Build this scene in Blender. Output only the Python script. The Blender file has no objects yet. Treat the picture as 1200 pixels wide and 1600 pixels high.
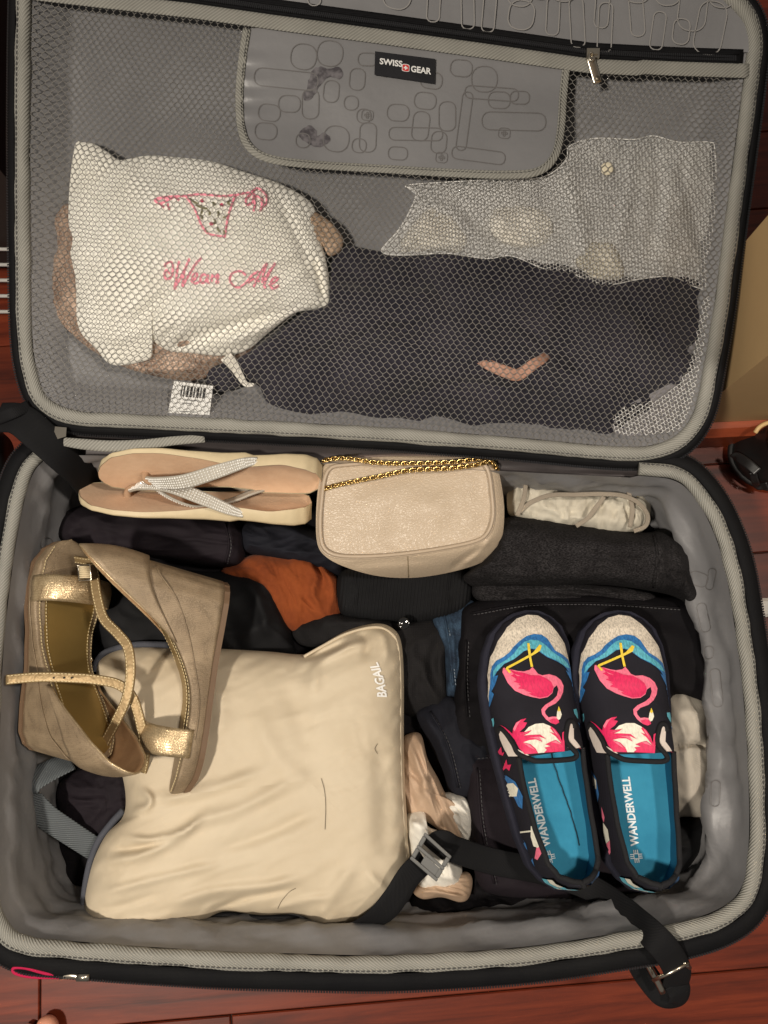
import bpy, math, random
from math import sin, cos, pi, sqrt, radians, hypot, exp, atan2, tan
from mathutils import Vector, Matrix, noise, geometry

random.seed(7)
S = bpy.context.scene
COL = S.collection
# ------------------------------------------------------------------ camera
ALPHA = radians(11.0)          # tilt away from straight down
CAMZ = 0.99                    # height above the floor
FPX = 1200.0                   # focal length in photo pixels (photo is 1200 x 1600)
cam = bpy.data.cameras.new('camera')
cam_o = bpy.data.objects.new('camera', cam)
COL.objects.link(cam_o)
cam_o.location = (0, 0, CAMZ)
cam_o.rotation_euler = (ALPHA, 0, 0)
cam.sensor_fit = 'HORIZONTAL'
cam.sensor_width = 36.0
cam.lens = 36.0 * FPX / 1200.0
cam.clip_start = 0.01
cam.clip_end = 100
S.camera = cam_o
# ------------------------------------------------------------------ light
world = bpy.data.worlds.new('World')
S.world = world
world.use_nodes = True
wb = world.node_tree.nodes['Background']
wb.inputs[0].default_value = (1.0, 0.95, 0.89, 1)
wb.inputs[1].default_value = 0.13


def area(name, loc, target, size, watts, color):
    l = bpy.data.lights.new(name, 'AREA')
    l.shape = 'DISK'
    l.size = size
    l.energy = watts
    l.color = color
    o = bpy.data.objects.new(name, l)
    COL.objects.link(o)
    o.location = loc
    d = Vector(target) - Vector(loc)
    o.rotation_euler = d.to_track_quat('-Z', 'Y').to_euler()
    return o


area('ceiling_lamp', (-0.85, -0.55, 2.25), (0, 0.1, 0.2), 0.20, 38.0, (1.0, 0.91, 0.79))
area('ceiling_lamp', (0.95, 0.20, 2.35), (0, 0.1, 0.2), 0.22, 20.0, (1.0, 0.91, 0.80))
S.view_settings.view_transform = 'Standard'
S.view_settings.look = 'None'
S.view_settings.exposure = 0.28
S.view_settings.gamma = 1.0
S.view_settings.use_curve_mapping = False
S.cycles.use_denoising = True
S.cycles.max_bounces = 6
# ------------------------------------------------------------------ helpers
CA, SA = cos(ALPHA), sin(ALPHA)
FWD = Vector((0, SA, -CA))
UPV = Vector((0, CA, SA))
CAMP = Vector((0, 0, CAMZ))


def ray(px, py):
    return FWD * FPX + Vector((1, 0, 0)) * (px - 600.0) - UPV * (py - 800.0)


def W(px, py, z):
    """photo point -> place on the horizontal plane at height z"""
    d = ray(px, py)
    return CAMP + d * ((z - CAMZ) / d.z)


RIM = 0.20
PHI = radians(19.0)
LID0 = Vector((0, 0.219, RIM + 0.006))
LV = Vector((0, cos(PHI), sin(PHI)))
LN = Vector((0, -sin(PHI), cos(PHI)))


def L(px, py, off=0.0):
    """photo point -> place on the lid plane shifted by off along its normal"""
    d = ray(px, py)
    p0 = LID0 + LN * off
    return CAMP + d * ((p0 - CAMP).dot(LN) / d.dot(LN))


def nz(p, s=1.0, o=0.0):
    return noise.noise(Vector((p[0] * s + o, p[1] * s - o * 0.7, (p[2] if len(p) > 2 else 0) * s + o * 0.3)))


def smooth(a, b, x):
    t = min(1.0, max(0.0, (x - a) / (b - a)))
    return t * t * (3 - 2 * t)


def catmull(pts, n=8, closed=False):
    P = [Vector(p) for p in pts]
    out = []
    m = len(P)
    for i in range(m if closed else m - 1):
        if closed:
            p0, p1, p2, p3 = P[i - 1], P[i], P[(i + 1) % m], P[(i + 2) % m]
        else:
            p1, p2 = P[i], P[i + 1]
            p0 = P[i - 1] if i > 0 else p1 * 2 - p2
            p3 = P[i + 2] if i + 2 < m else p2 * 2 - p1
        for k in range(n):
            t = k / n
            out.append(0.5 * ((2 * p1) + (p2 - p0) * t + (2 * p0 - 5 * p1 + 4 * p2 - p3) * t * t
                              + (3 * p1 - p0 - 3 * p2 + p3) * t ** 3))
    if not closed:
        out.append(P[-1].copy())
    return out


def resample(pts, n, closed=False):
    P = [Vector(p) for p in pts]
    if closed:
        P = P + [P[0]]
    d = [0.0]
    for i in range(1, len(P)):
        d.append(d[-1] + (P[i] - P[i - 1]).length)
    out = []
    j = 0
    for k in range(n):
        s = d[-1] * k / (n if closed else n - 1)
        while j < len(d) - 2 and d[j + 1] < s:
            j += 1
        seg = d[j + 1] - d[j]
        t = (s - d[j]) / seg if seg > 0 else 0
        out.append(P[j].lerp(P[j + 1], min(1, t)))
    return out


def plen(pts):
    return sum((Vector(pts[i + 1]) - Vector(pts[i])).length for i in range(len(pts) - 1))


def obj(name, verts, faces, mat=None, parent=None, smooth_=True, mats=None, fmat=None):
    me = bpy.data.meshes.new(name)
    me.from_pydata([tuple(v) for v in verts], [], faces)
    if mats:
        for m in mats:
            me.materials.append(m)
        if fmat:
            me.polygons.foreach_set('material_index', fmat)
    elif mat:
        me.materials.append(mat)
    if smooth_:
        me.polygons.foreach_set('use_smooth', [True] * len(me.polygons))
    me.update()
    o = bpy.data.objects.new(name, me)
    COL.objects.link(o)
    if parent:
        o.parent = parent
        if parent.type == 'EMPTY' and not parent.get('_posed'):
            o.matrix_parent_inverse = Matrix.Translation(-parent.location)
    return o


def tag(o, label=None, cat=None, group=None, kind=None):
    if label:
        o['label'] = label
    if cat:
        o['category'] = cat
    if group:
        o['group'] = group
    if kind:
        o['kind'] = kind
    return o


def empty(name, label, cat, group=None, loc=(0, 0, 0)):
    o = bpy.data.objects.new(name, None)
    o.empty_display_size = 0.02
    o.location = loc
    COL.objects.link(o)
    return tag(o, label, cat, group)


def grid_faces(nu, nv, cu=False, cv=False, base=0, flip=False):
    f = []
    for i in range(nu if cu else nu - 1):
        for j in range(nv if cv else nv - 1):
            a = base + i * nv + j
            b = base + ((i + 1) % nu) * nv + j
            c = base + ((i + 1) % nu) * nv + (j + 1) % nv
            d = base + i * nv + (j + 1) % nv
            f.append((a, d, c, b) if flip else (a, b, c, d))
    return f


class MB:
    def __init__(s):
        s.v = []
        s.f = []

    def add(s, v, f):
        b = len(s.v)
        s.v += v
        s.f += [tuple(i + b for i in q) for q in f]

    def loft(s, secs, closed_sec=True, closed_path=False, caps=False):
        n, m = len(secs), len(secs[0])
        v = [p for sec in secs for p in sec]
        f = grid_faces(n, m, closed_path, closed_sec)
        if caps and not closed_path:
            f.append(tuple(range(m)))
            f.append(tuple((n - 1) * m + i for i in reversed(range(m))))
        s.add(v, f)
        return s

    def box(s, c, ax, ay, az):
        c = Vector(c)
        v = [c + ax * i + ay * j + az * k for i in (-1, 1) for j in (-1, 1) for k in (-1, 1)]
        f = [(0, 1, 3, 2), (4, 6, 7, 5), (0, 4, 5, 1), (2, 3, 7, 6), (0, 2, 6, 4), (1, 5, 7, 3)]
        s.add(v, f)
        return s

    def tube(s, pts, r, seg=8, closed=False, caps=True, up=None):
        s.loft(frames(pts, r if callable(r) else (lambda t: (r, r)), seg, closed, up), True, closed, caps)
        return s

    def obj(s, name, mat, parent=None, smooth_=True):
        return obj(name, s.v, s.f, mat, parent, smooth_)


def frames(pts, rf, seg=8, closed=False, up=None, power=1.0):
    """cross-sections (superellipse) along a path; rf(t) -> (half width, half height)"""
    P = [Vector(p) for p in pts]
    n = len(P)
    secs = []
    nrm = None
    for i in range(n):
        if closed:
            t = P[(i + 1) % n] - P[i - 1]
        else:
            t = P[min(n - 1, i + 1)] - P[max(0, i - 1)]
        t.normalize()
        if up is not None:
            u = up[i] if isinstance(up, list) else (up(i / (n - 1)) if callable(up) else up)
            u = Vector(u)
            b = t.cross(u).normalized()
            nn = b.cross(t).normalized()
        else:
            if nrm is None:
                a = Vector((0, 0, 1)) if abs(t.z) < 0.9 else Vector((1, 0, 0))
                nn = (a - t * a.dot(t)).normalized()
            else:
                nn = (nrm - t * nrm.dot(t)).normalized()
            b = t.cross(nn)
        nrm = nn
        r = rf(i / (n - 1) if n > 1 else 0)
        if not isinstance(r, tuple):
            r = (r, r)
        sec = []
        for k in range(seg):
            a = 2 * pi * k / seg
            ca, sa = cos(a), sin(a)
            if power != 1.0:
                ca = math.copysign(abs(ca) ** power, ca)
                sa = math.copysign(abs(sa) ** power, sa)
            sec.append(P[i] + b * (ca * r[0]) + nn * (sa * r[1]))
        secs.append(sec)
    return secs


def ribbon(pts, width, thick, up, bulge=0.0):
    """flat webbing along a path: returns MB; width may be a function of t; up vector or function/list"""
    P = [Vector(p) for p in pts]
    n = len(P)
    secs = []
    for i in range(n):
        t = (P[min(n - 1, i + 1)] - P[max(0, i - 1)]).normalized()
        u = up[i] if isinstance(up, list) else (up(i / (n - 1)) if callable(up) else Vector(up))
        u = Vector(u)
        b = t.cross(u).normalized()
        nn = b.cross(t).normalized()
        w = (width(i / (n - 1)) if callable(width) else width) / 2
        h = thick / 2
        K = 6
        top = [P[i] + b * (w * (2 * k / K - 1)) + nn * (h + bulge * (1 - (2 * k / K - 1) ** 2)) for k in range(K + 1)]
        bot = [P[i] + b * (w * (2 * k / K - 1)) + nn * (-h + bulge * (1 - (2 * k / K - 1) ** 2)) for k in range(K, -1, -1)]
        secs.append(top + bot)
    m = MB()
    m.loft(secs, True, False, True)
    return m


def inside(poly, x, y):
    c = False
    j = len(poly) - 1
    for i in range(len(poly)):
        xi, yi = poly[i][0], poly[i][1]
        xj, yj = poly[j][0], poly[j][1]
        if (yi > y) != (yj > y) and x < (xj - xi) * (y - yi) / (yj - yi) + xi:
            c = not c
        j = i
    return c


def fill2d(poly, step):
    """triangulate a 2D polygon with interior points -> (list of 2D verts, faces)"""
    P = [Vector((p[0], p[1])) for p in poly]
    Q = []
    for i in range(len(P)):
        a, b = P[i], P[(i + 1) % len(P)]
        n = max(1, int((b - a).length / step))
        for k in range(n):
            Q.append(a.lerp(b, k / n))
    nb = len(Q)
    xs = [p.x for p in P]
    ys = [p.y for p in P]
    y = min(ys) + step * 0.5
    r = 0
    pts = []
    while y < max(ys):
        x = min(xs) + step * (0.5 if r % 2 else 1.0)
        while x < max(xs):
            if inside(P, x, y):
                pts.append(Vector((x, y)))
            x += step
        y += step * 0.87
        r += 1
    res = geometry.delaunay_2d_cdt(Q + pts, [], [list(range(nb))], 1, 1e-7)
    return res[0], [tuple(f) for f in res[2]]


# ------------------------------------------------------------------ materials
class NT:
    def __init__(s, name):
        s.m = bpy.data.materials.new(name)
        s.m.use_nodes = True
        s.t = s.m.node_tree
        s.b = s.t.nodes['Principled BSDF']

    def n(s, typ, **kw):
        nd = s.t.nodes.new(typ)
        for k, v in kw.items():
            if k.startswith('i_'):
                key = k[2:]
                key = int(key) if key.isdigit() else key.replace('_', ' ')
                nd.inputs[key].default_value = v
            else:
                setattr(nd, k, v)
        return nd

    def l(s, a, b):
        s.t.links.new(a, b)

    def set(s, **kw):
        for k, v in kw.items():
            s.b.inputs[k.replace('_', ' ')].default_value = v


def c4(c):
    return (c[0], c[1], c[2], 1.0)


def srgb(r, g, b):
    f = lambda v: (v / 255.0 / 12.92) if v / 255.0 <= 0.04045 else ((v / 255.0 + 0.055) / 1.055) ** 2.4
    return (f(r), f(g), f(b))


MC = {}


def fabric(name, col, col2=None, weave=900.0, wb=0.25, rough=0.85, sheen=0.0, nscale=14.0, nb=0.15, twill=False,
           metal=0.0, heather=0.0, coat=0.0, spec=0.3, nbscale=60.0):
    """woven cloth: slow colour variation + crossed-thread relief in object space"""
    if name in MC:
        return MC[name]
    N = NT(name)
    tc = N.n('ShaderNodeTexCoord')
    n1 = N.n('ShaderNodeTexNoise', i_Scale=nscale, i_Detail=5.0, i_Roughness=0.6)
    N.l(tc.outputs['Object'], n1.inputs['Vector'])
    mix = N.n('ShaderNodeMix', data_type='RGBA')
    c2 = col2 or tuple(x * 0.82 for x in col)
    mix.inputs['A'].default_value = c4(c2)
    mix.inputs['B'].default_value = c4(col)
    ramp = N.n('ShaderNodeMapRange', i_From_Min=0.35, i_From_Max=0.65)
    N.l(n1.outputs['Fac'], ramp.inputs['Value'])
    N.l(ramp.outputs['Result'], mix.inputs['Factor'])
    colout = mix.outputs['Result']
    if heather > 0:
        n3 = N.n('ShaderNodeTexNoise', i_Scale=1300.0, i_Detail=2.0)
        mp = N.n('ShaderNodeMapping')
        mp.inputs['Scale'].default_value = (0.35, 1.0, 1.0)
        N.l(tc.outputs['Object'], mp.inputs['Vector'])
        N.l(mp.outputs['Vector'], n3.inputs['Vector'])
        r3 = N.n('ShaderNodeMapRange', i_From_Min=0.4, i_From_Max=0.7, i_To_Min=1 - heather, i_To_Max=1 + heather)
        N.l(n3.outputs['Fac'], r3.inputs['Value'])
        mm = N.n('ShaderNodeMix', data_type='RGBA', blend_type='MULTIPLY')
        mm.inputs['Factor'].default_value = 1.0
        N.l(colout, mm.inputs['A'])
        N.l(r3.outputs['Result'], mm.inputs['B'])
        colout = mm.outputs['Result']
    N.l(colout, N.b.inputs['Base Color'])
    w1 = N.n('ShaderNodeTexWave', wave_type='BANDS', bands_direction='DIAGONAL' if twill else 'X', i_Scale=weave / 6.283,
             i_Distortion=0.6)
    w2 = N.n('ShaderNodeTexWave', wave_type='BANDS', bands_direction='Y', i_Scale=weave / 6.283, i_Distortion=0.6)
    N.l(tc.outputs['Object'], w1.inputs['Vector'])
    N.l(tc.outputs['Object'], w2.inputs['Vector'])
    ad = N.n('ShaderNodeMath', operation='MAXIMUM')
    N.l(w1.outputs['Fac'], ad.inputs[0])
    if not twill:
        N.l(w2.outputs['Fac'], ad.inputs[1])
    b1 = N.n('ShaderNodeBump', i_Strength=wb, i_Distance=0.0006)
    N.l(ad.outputs[0], b1.inputs['Height'])
    n2 = N.n('ShaderNodeTexNoise', i_Scale=nbscale, i_Detail=4.0)
    N.l(tc.outputs['Object'], n2.inputs['Vector'])
    b2 = N.n('ShaderNodeBump', i_Strength=nb, i_Distance=0.004)
    N.l(n2.outputs['Fac'], b2.inputs['Height'])
    N.l(b1.outputs['Normal'], b2.inputs['Normal'])
    N.l(b2.outputs['Normal'], N.b.inputs['Normal'])
    N.set(Roughness=rough, Metallic=metal)
    N.b.inputs['Specular IOR Level'].default_value = spec
    N.b.inputs['Sheen Weight'].default_value = sheen
    N.b.inputs['Coat Weight'].default_value = coat
    MC[name] = N.m
    return N.m


def plain(name, col, rough=0.5, metal=0.0, bump=0.0, bscale=80.0, spec=0.5, var=0.85, coat=0.0):
    if name in MC:
        return MC[name]
    N = NT(name)
    tc = N.n('ShaderNodeTexCoord')
    n1 = N.n('ShaderNodeTexNoise', i_Scale=bscale, i_Detail=5.0)
    N.l(tc.outputs['Object'], n1.inputs['Vector'])
    mix = N.n('ShaderNodeMix', data_type='RGBA')
    mix.inputs['A'].default_value = c4(tuple(x * var for x in col))
    mix.inputs['B'].default_value = c4(col)
    N.l(n1.outputs['Fac'], mix.inputs['Factor'])
    N.l(mix.outputs['Result'], N.b.inputs['Base Color'])
    if bump > 0:
        b1 = N.n('ShaderNodeBump', i_Strength=bump, i_Distance=0.002)
        N.l(n1.outputs['Fac'], b1.inputs['Height'])
        N.l(b1.outputs['Normal'], N.b.inputs['Normal'])
    N.set(Roughness=rough, Metallic=metal)
    N.b.inputs['Specular IOR Level'].default_value = spec
    N.b.inputs['Coat Weight'].default_value = coat
    MC[name] = N.m
    return N.m


def twill(name, col, k=5200.0, bump=0.7, rough=0.75, dark=0.48):
    """herringbone webbing: diagonal threads in UV metres (u along, v across)"""
    if name in MC:
        return MC[name]
    N = NT(name)
    uv = N.n('ShaderNodeUVMap')
    sep = N.n('ShaderNodeSeparateXYZ')
    N.l(uv.outputs['UV'], sep.inputs[0])
    ab = N.n('ShaderNodeMath', operation='MULTIPLY', i_1=1.25)
    N.l(sep.outputs['Y'], ab.inputs[0])
    ad = N.n('ShaderNodeMath', operation='ADD')
    N.l(sep.outputs['X'], ad.inputs[0])
    N.l(ab.outputs[0], ad.inputs[1])
    mu = N.n('ShaderNodeMath', operation='MULTIPLY', i_1=k)
    N.l(ad.outputs[0], mu.inputs[0])
    sn = N.n('ShaderNodeMath', operation='SINE')
    N.l(mu.outputs[0], sn.inputs[0])
    mr = N.n('ShaderNodeMapRange', i_From_Min=-1.0, i_From_Max=1.0)
    N.l(sn.outputs[0], mr.inputs['Value'])
    tc = N.n('ShaderNodeTexCoord')
    n1 = N.n('ShaderNodeTexNoise', i_Scale=30.0, i_Detail=4.0)
    N.l(tc.outputs['Object'], n1.inputs['Vector'])
    mx = N.n('ShaderNodeMix', data_type='RGBA')
    mx.inputs['A'].default_value = c4(tuple(x * dark for x in col))
    mx.inputs['B'].default_value = c4(col)
    av = N.n('ShaderNodeMath', operation='MULTIPLY_ADD', i_1=0.6)
    N.l(mr.outputs['Result'], av.inputs[0])
    hf = N.n('ShaderNodeMath', operation='MULTIPLY', i_1=0.75)
    N.l(n1.outputs['Fac'], hf.inputs[0])
    N.l(hf.outputs[0], av.inputs[2])
    N.l(av.outputs[0], mx.inputs['Factor'])
    N.l(mx.outputs['Result'], N.b.inputs['Base Color'])
    b = N.n('ShaderNodeBump', i_Strength=bump, i_Distance=0.0007)
    N.l(mr.outputs['Result'], b.inputs['Height'])
    N.l(b.outputs['Normal'], N.b.inputs['Normal'])
    N.set(Roughness=rough)
    N.b.inputs['Specular IOR Level'].default_value = 0.18
    MC[name] = N.m
    return N.m


def loft_uv(name, secs, mat, parent=None, closed_path=False, closed_sec=True, caps=True):
    m = MB()
    m.loft(secs, closed_sec, closed_path, caps)
    o = m.obj(name, mat, parent)
    n, k = len(secs), len(secs[0])
    ul = [0.0]
    for i in range(1, n + 1):
        ul.append(ul[-1] + (secs[i % n][0] - secs[i - 1][0]).length)
    vl = [0.0]
    for j in range(1, k + 1):
        vl.append(vl[-1] + (secs[0][j % k] - secs[0][j - 1]).length)
    me = o.data
    uvl = me.uv_layers.new(name='UVMap')
    for p in me.polygons:
        ii = [me.loops[li].vertex_index // k for li in p.loop_indices]
        jj = [me.loops[li].vertex_index % k for li in p.loop_indices]
        wi = closed_path and (max(ii) - min(ii) > 1)
        wj = closed_sec and (max(jj) - min(jj) > 1) and len(ii) == 4
        for li, i, j in zip(p.loop_indices, ii, jj):
            uvl.data[li].uv = (ul[n] if (wi and i == 0) else ul[i], vl[k] if (wj and j == 0) else vl[j])
    return o


def stitches(name, pts, up, length, gap, r, mat, parent, closed=False):
    """row of thread dashes along a path, one mesh"""
    P = [Vector(p) for p in pts]
    if closed:
        P = P + [P[0]]
    tot = plen(P)
    n = max(2, int(tot / (length + gap)))
    Q = resample(P, n * 2 + 1)
    m = MB()
    for i in range(n):
        a, b = Q[2 * i], Q[2 * i + 1]
        t = (b - a)
        if t.length < 1e-7:
            continue
        t.normalize()
        u = Vector(up)
        s_ = t.cross(u).normalized()
        m.box((a + b) / 2, t * (length / 2), s_ * r, u.normalized() * (r * 0.7))
    o = m.obj(name, mat, parent, False)
    o['kind'] = 'stuff'
    return o


def dome(t, p=2.4, q=0.55):
    return max(0.0, 1 - min(1, t) ** p) ** q


def segdist(x, y, a, b):
    dx, dy = b[0] - a[0], b[1] - a[1]
    l2 = dx * dx + dy * dy
    t = 0 if l2 == 0 else max(0, min(1, ((x - a[0]) * dx + (y - a[1]) * dy) / l2))
    return hypot(x - a[0] - dx * t, y - a[1] - dy * t), t


def folds(lines):
    """lines: (polyline, half width, amplitude) in photo pixels -> height function"""
    LN_ = []
    for pl, w, amp in lines:
        c = catmull([(p[0], p[1], 0) for p in pl], 5) if len(pl) > 2 else [Vector((p[0], p[1], 0)) for p in pl]
        LN_.append((c, w, amp, min(p.x for p in c) - 3 * w, max(p.x for p in c) + 3 * w,
                    min(p.y for p in c) - 3 * w, max(p.y for p in c) + 3 * w))

    def f(x, y):
        h = 0.0
        for c, w, amp, x0, x1, y0, y1 in LN_:
            if x < x0 or x > x1 or y < y0 or y > y1:
                continue
            best = 1e9
            bt = 0
            for i in range(len(c) - 1):
                d, t = segdist(x, y, c[i], c[i + 1])
                if d < best:
                    best = d
                    bt = (i + t) / (len(c) - 1)
            if best < 3 * w:
                h += amp * exp(-(best / w) ** 2) * (smooth(0, 0.22, bt) * smooth(1.0, 0.75, bt) * 0.85 + 0.15)
        return h
    return f


def crumple(x, y, s, seed=0.0, ax=0.0, stretch=1.0):
    """ridged, domain-warped folds; ax = direction of the folds (radians), stretch > 1 elongates them"""
    ca, sa = cos(ax), sin(ax)
    u = (x * ca + y * sa) / stretch / s
    v = (-x * sa + y * ca) / s
    w1 = noise.noise(Vector((u * 0.7 + seed, v * 0.7, seed))) * 0.9
    w2 = noise.noise(Vector((u * 0.7, v * 0.7 + seed, seed + 9))) * 0.9
    a = noise.noise(Vector((u + w1, v + w2, seed + 3)))
    b = noise.noise(Vector((u * 2.1 + w2, v * 2.1 - w1, seed + 5)))
    return (1 - abs(a) * 2.2) * 0.7 + (1 - abs(b) * 2.2) * 0.3


def blob(name, outline, mat, zt, zb, parent=None, proj=None, n=140, rings=26, center=None, inset=0.93, smooth_n=6, sharp=False):
    """closed solid whose outline is given in photo pixels at its real height.
    zt(x, y, t) -> height of the upper surface (t 0 centre .. 1 rim), zb -> underside height"""
    proj = proj or W
    if sharp:
        O = resample([(p[0], p[1], 0) for p in outline], n, True)
    else:
        O = resample(catmull([(p[0], p[1], 0) for p in outline], smooth_n, True), n, True)
    if center is None:
        cx = sum(p.x for p in O) / n
        cy = sum(p.y for p in O) / n
        center = ((cx, cy), (cx, cy))
    a, b = Vector((*center[0], 0)), Vector((*center[1], 0))
    ab = b - a
    C = []
    for q in O:
        t = 0 if ab.length < 1e-6 else max(0, min(1, (q - a).dot(ab) / ab.dot(ab)))
        C.append(a + ab * t)
    V = []
    F = []
    for r in range(rings + 1):
        s = sin(r / rings * pi / 2)
        for k in range(n):
            p = C[k].lerp(O[k], s)
            V.append(proj(p.x, p.y, zt(p.x, p.y, s)))
    F += grid_faces(rings + 1, n, False, True, 0, True)
    base = rings * n
    lo = len(V)
    for q in (0.5, 1.0):
        for k in range(n):
            ins = 1 - (1 - inset) * q
            p = C[k].lerp(O[k], ins if q == 1.0 else 1.0)
            z0 = zt(O[k].x, O[k].y, 1.0)
            z1 = zb(p.x, p.y) if callable(zb) else zb
            zz = z0 + (z1 - z0) * (0.5 if q < 1 else 1.0)
            V.append(proj(p.x, p.y, zz))
    for st, en in ((base, lo), (lo, lo + n)):
        for k in range(n):
            F.append((st + k, en + k, en + (k + 1) % n, st + (k + 1) % n)[::-1])
    F.append(tuple(lo + n + k for k in reversed(range(n))))
    o = obj(name, V, F, mat, parent)
    return o


def text_mesh(name, body, place, mat, parent, size=1.0, bold=0.0, shear=0.0, depth=0.0, align='CENTER', sub=0):
    """lettering from the built-in font; place(x, y) -> world position (x, y in em units * size)"""
    cu = bpy.data.curves.new(name, 'FONT')
    cu.body = body
    cu.size = size
    cu.align_x = align
    cu.shear = shear
    cu.offset = bold
    cu.resolution_u = 3
    o = bpy.data.objects.new('tmp_text', cu)
    COL.objects.link(o)
    dg = bpy.context.evaluated_depsgraph_get()
    me = bpy.data.meshes.new_from_object(o.evaluated_get(dg))
    bpy.data.objects.remove(o)
    vs = [place(v.co.x, v.co.y) for v in me.vertices]
    fs = [tuple(p.vertices) for p in me.polygons]
    return obj(name, vs, fs, mat, parent, False)
# ================================================================== SETTING
def wood_floor_mat(name, c1, c2, c3):
    N = NT(name)
    tc = N.n('ShaderNodeTexCoord')
    oi = N.n('ShaderNodeObjectInfo')
    mp = N.n('ShaderNodeMapping')
    mp.inputs['Scale'].default_value = (4.0, 55.0, 10.0)
    N.l(tc.outputs['Object'], mp.inputs['Vector'])
    ad = N.n('ShaderNodeVectorMath', operation='ADD')
    mulv = N.n('ShaderNodeVectorMath', operation='SCALE', i_Scale=37.0)
    cmb = N.n('ShaderNodeCombineXYZ')
    for k in 'XYZ':
        N.l(oi.outputs['Random'], cmb.inputs[k])
    N.l(cmb.outputs[0], mulv.inputs[0])
    N.l(mp.outputs[0], ad.inputs[0])
    N.l(mulv.outputs[0], ad.inputs[1])
    n1 = N.n('ShaderNodeTexNoise', i_Scale=1.0, i_Detail=8.0, i_Roughness=0.65, i_Distortion=0.5)
    N.l(ad.outputs[0], n1.inputs['Vector'])
    rp = N.n('ShaderNodeValToRGB')
    e = rp.color_ramp.elements
    e[0].position = 0.3
    e[0].color = c4(c1)
    e[1].position = 0.72
    e[1].color = c4(c3)
    m_ = e.new(0.5)
    m_.color = c4(c2)
    N.l(n1.outputs['Fac'], rp.inputs['Fac'])
    hs = N.n('ShaderNodeHueSaturation')
    mr = N.n('ShaderNodeMapRange', i_To_Min=0.72, i_To_Max=1.2)
    N.l(oi.outputs['Random'], mr.inputs['Value'])
    N.l(mr.outputs['Result'], hs.inputs['Value'])
    N.l(rp.outputs['Color'], hs.inputs['Color'])
    N.l(hs.outputs['Color'], N.b.inputs['Base Color'])
    b = N.n('ShaderNodeBump', i_Strength=0.12, i_Distance=0.001)
    N.l(n1.outputs['Fac'], b.inputs['Height'])
    N.l(b.outputs['Normal'], N.b.inputs['Normal'])
    N.set(Roughness=0.42)
    N.b.inputs['Specular IOR Level'].default_value = .35
    return N.m


M_FLOOR = wood_floor_mat('red_brown_wood', srgb(62, 20, 9), srgb(100, 37, 17), srgb(126, 52, 26))
floor = obj('floor', [(-6, -4, -0.004), (6, -4, -0.004), (6, 6, -0.004), (-6, 6, -0.004)], [(0, 1, 2, 3)],
            plain('floor_joint_dark', (0.03, 0.012, 0.006), 0.8), None, False)
tag(floor, kind='structure')
# planks: slightly bevelled boards, rotated a few degrees against the suitcase
FR = radians(4.6)
fo = W(520, 1572, 0)
pw, gap = 0.122, 0.0012


def plank_mesh(length):
    m = MB()
    h, e = 0.004, 0.0012
    x, y = length / 2, pw / 2 - gap / 2
    lo = [(-x, -y, -0.004), (x, -y, -0.004), (x, y, -0.004), (-x, y, -0.004)]
    mi = [(-x, -y, h - e), (x, -y, h - e), (x, y, h - e), (-x, y, h - e)]
    hi = [(-x + e, -y + e, h), (x - e, -y + e, h), (x - e, y - e, h), (-x + e, y - e, h)]
    m.loft([[Vector(p) for p in q] for q in (lo, mi, hi)], True, False, True)
    me = bpy.data.meshes.new('plank')
    me.from_pydata([tuple(v) for v in m.v], [], m.f)
    me.materials.append(M_FLOOR)
    return me


pm = plank_mesh(0.9)
ca, sa = cos(FR), sin(FR)
for row in range(-4, 12):
    x0 = {-1: -0.12, 0: 0.0 + 0.56, -2: 0.3}.get(row, random.uniform(0, 0.9))
    for k in range(-2, 2):
        lx, ly = x0 + k * 0.902 + 0.45 - 0.9, (row + 0.5) * pw
        o = bpy.data.objects.new('plank', pm)
        COL.objects.link(o)
        o.parent = floor
        o.location = (fo.x + lx * ca - ly * sa, fo.y + lx * sa + ly * ca, -0.004)
        o.rotation_euler = (0, 0, FR)

# wall pier beside the opening, with skirting board
M_WALL = plain('tan_wall_paint', srgb(178, 148, 106), 0.7, 0, 0.06, 60, 0.3, 0.93)
wb_ = W(1160, 690, 0)
wr = Matrix.Rotation(radians(3.0), 4, 'Z')


def wpt(x, y, z):
    p = wr @ Vector((x, y, z))
    return Vector((wb_.x + p.x, wb_.y + p.y, z))


def boxw(name, x0, x1, y0, y1, z0, z1, mat, bev=0.0, parent=None):
    m = MB()
    prof = [(y0 + bev, z1), (y0, z1 - bev), (y0, z0), (y1, z0), (y1, z1)] if bev > 0 else [(y0, z1), (y0, z0), (y1, z0), (y1, z1)]
    m.loft([[wpt(x, y, z) for y, z in prof] for x in (x0, x1)], True, False, True)
    return m.obj(name, mat, parent, False)


xl = 0.378 - wb_.x
wall = boxw('wall', xl, 2.5, 0.012, 0.14, 0.0, 2.4, M_WALL)
tag(wall, kind='structure')
sk = boxw('skirting_board', xl - 0.01, 2.5, -0.006, 0.0115, 0.002, 0.058, wood_floor_mat('skirting_wood', srgb(88, 34, 18), srgb(126, 56, 30), srgb(150, 74, 42)), 0.009)
tag(sk, kind='structure')
# white threshold rail on the floor at the right
rp_ = W(1176, 950, 0)
m = MB()
prof = [(-0.012, 0.0), (-0.012, 0.005), (-0.008, 0.008), (0.0, 0.0085), (0.008, 0.008), (0.012, 0.005), (0.012, 0.0)]
m.loft([[Vector((rp_.x + x, rp_.y + y + x * 0.02, 0.001 + z)) for y, z in prof] for x in (0.0, 0.9)], True, False, True)
o = m.obj('threshold_rail', plain('white_enamel', (0.75, 0.72, 0.66), 0.35), None, False)
tag(o, 'white metal rail lying on the wooden floor at the right', 'rail')

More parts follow.
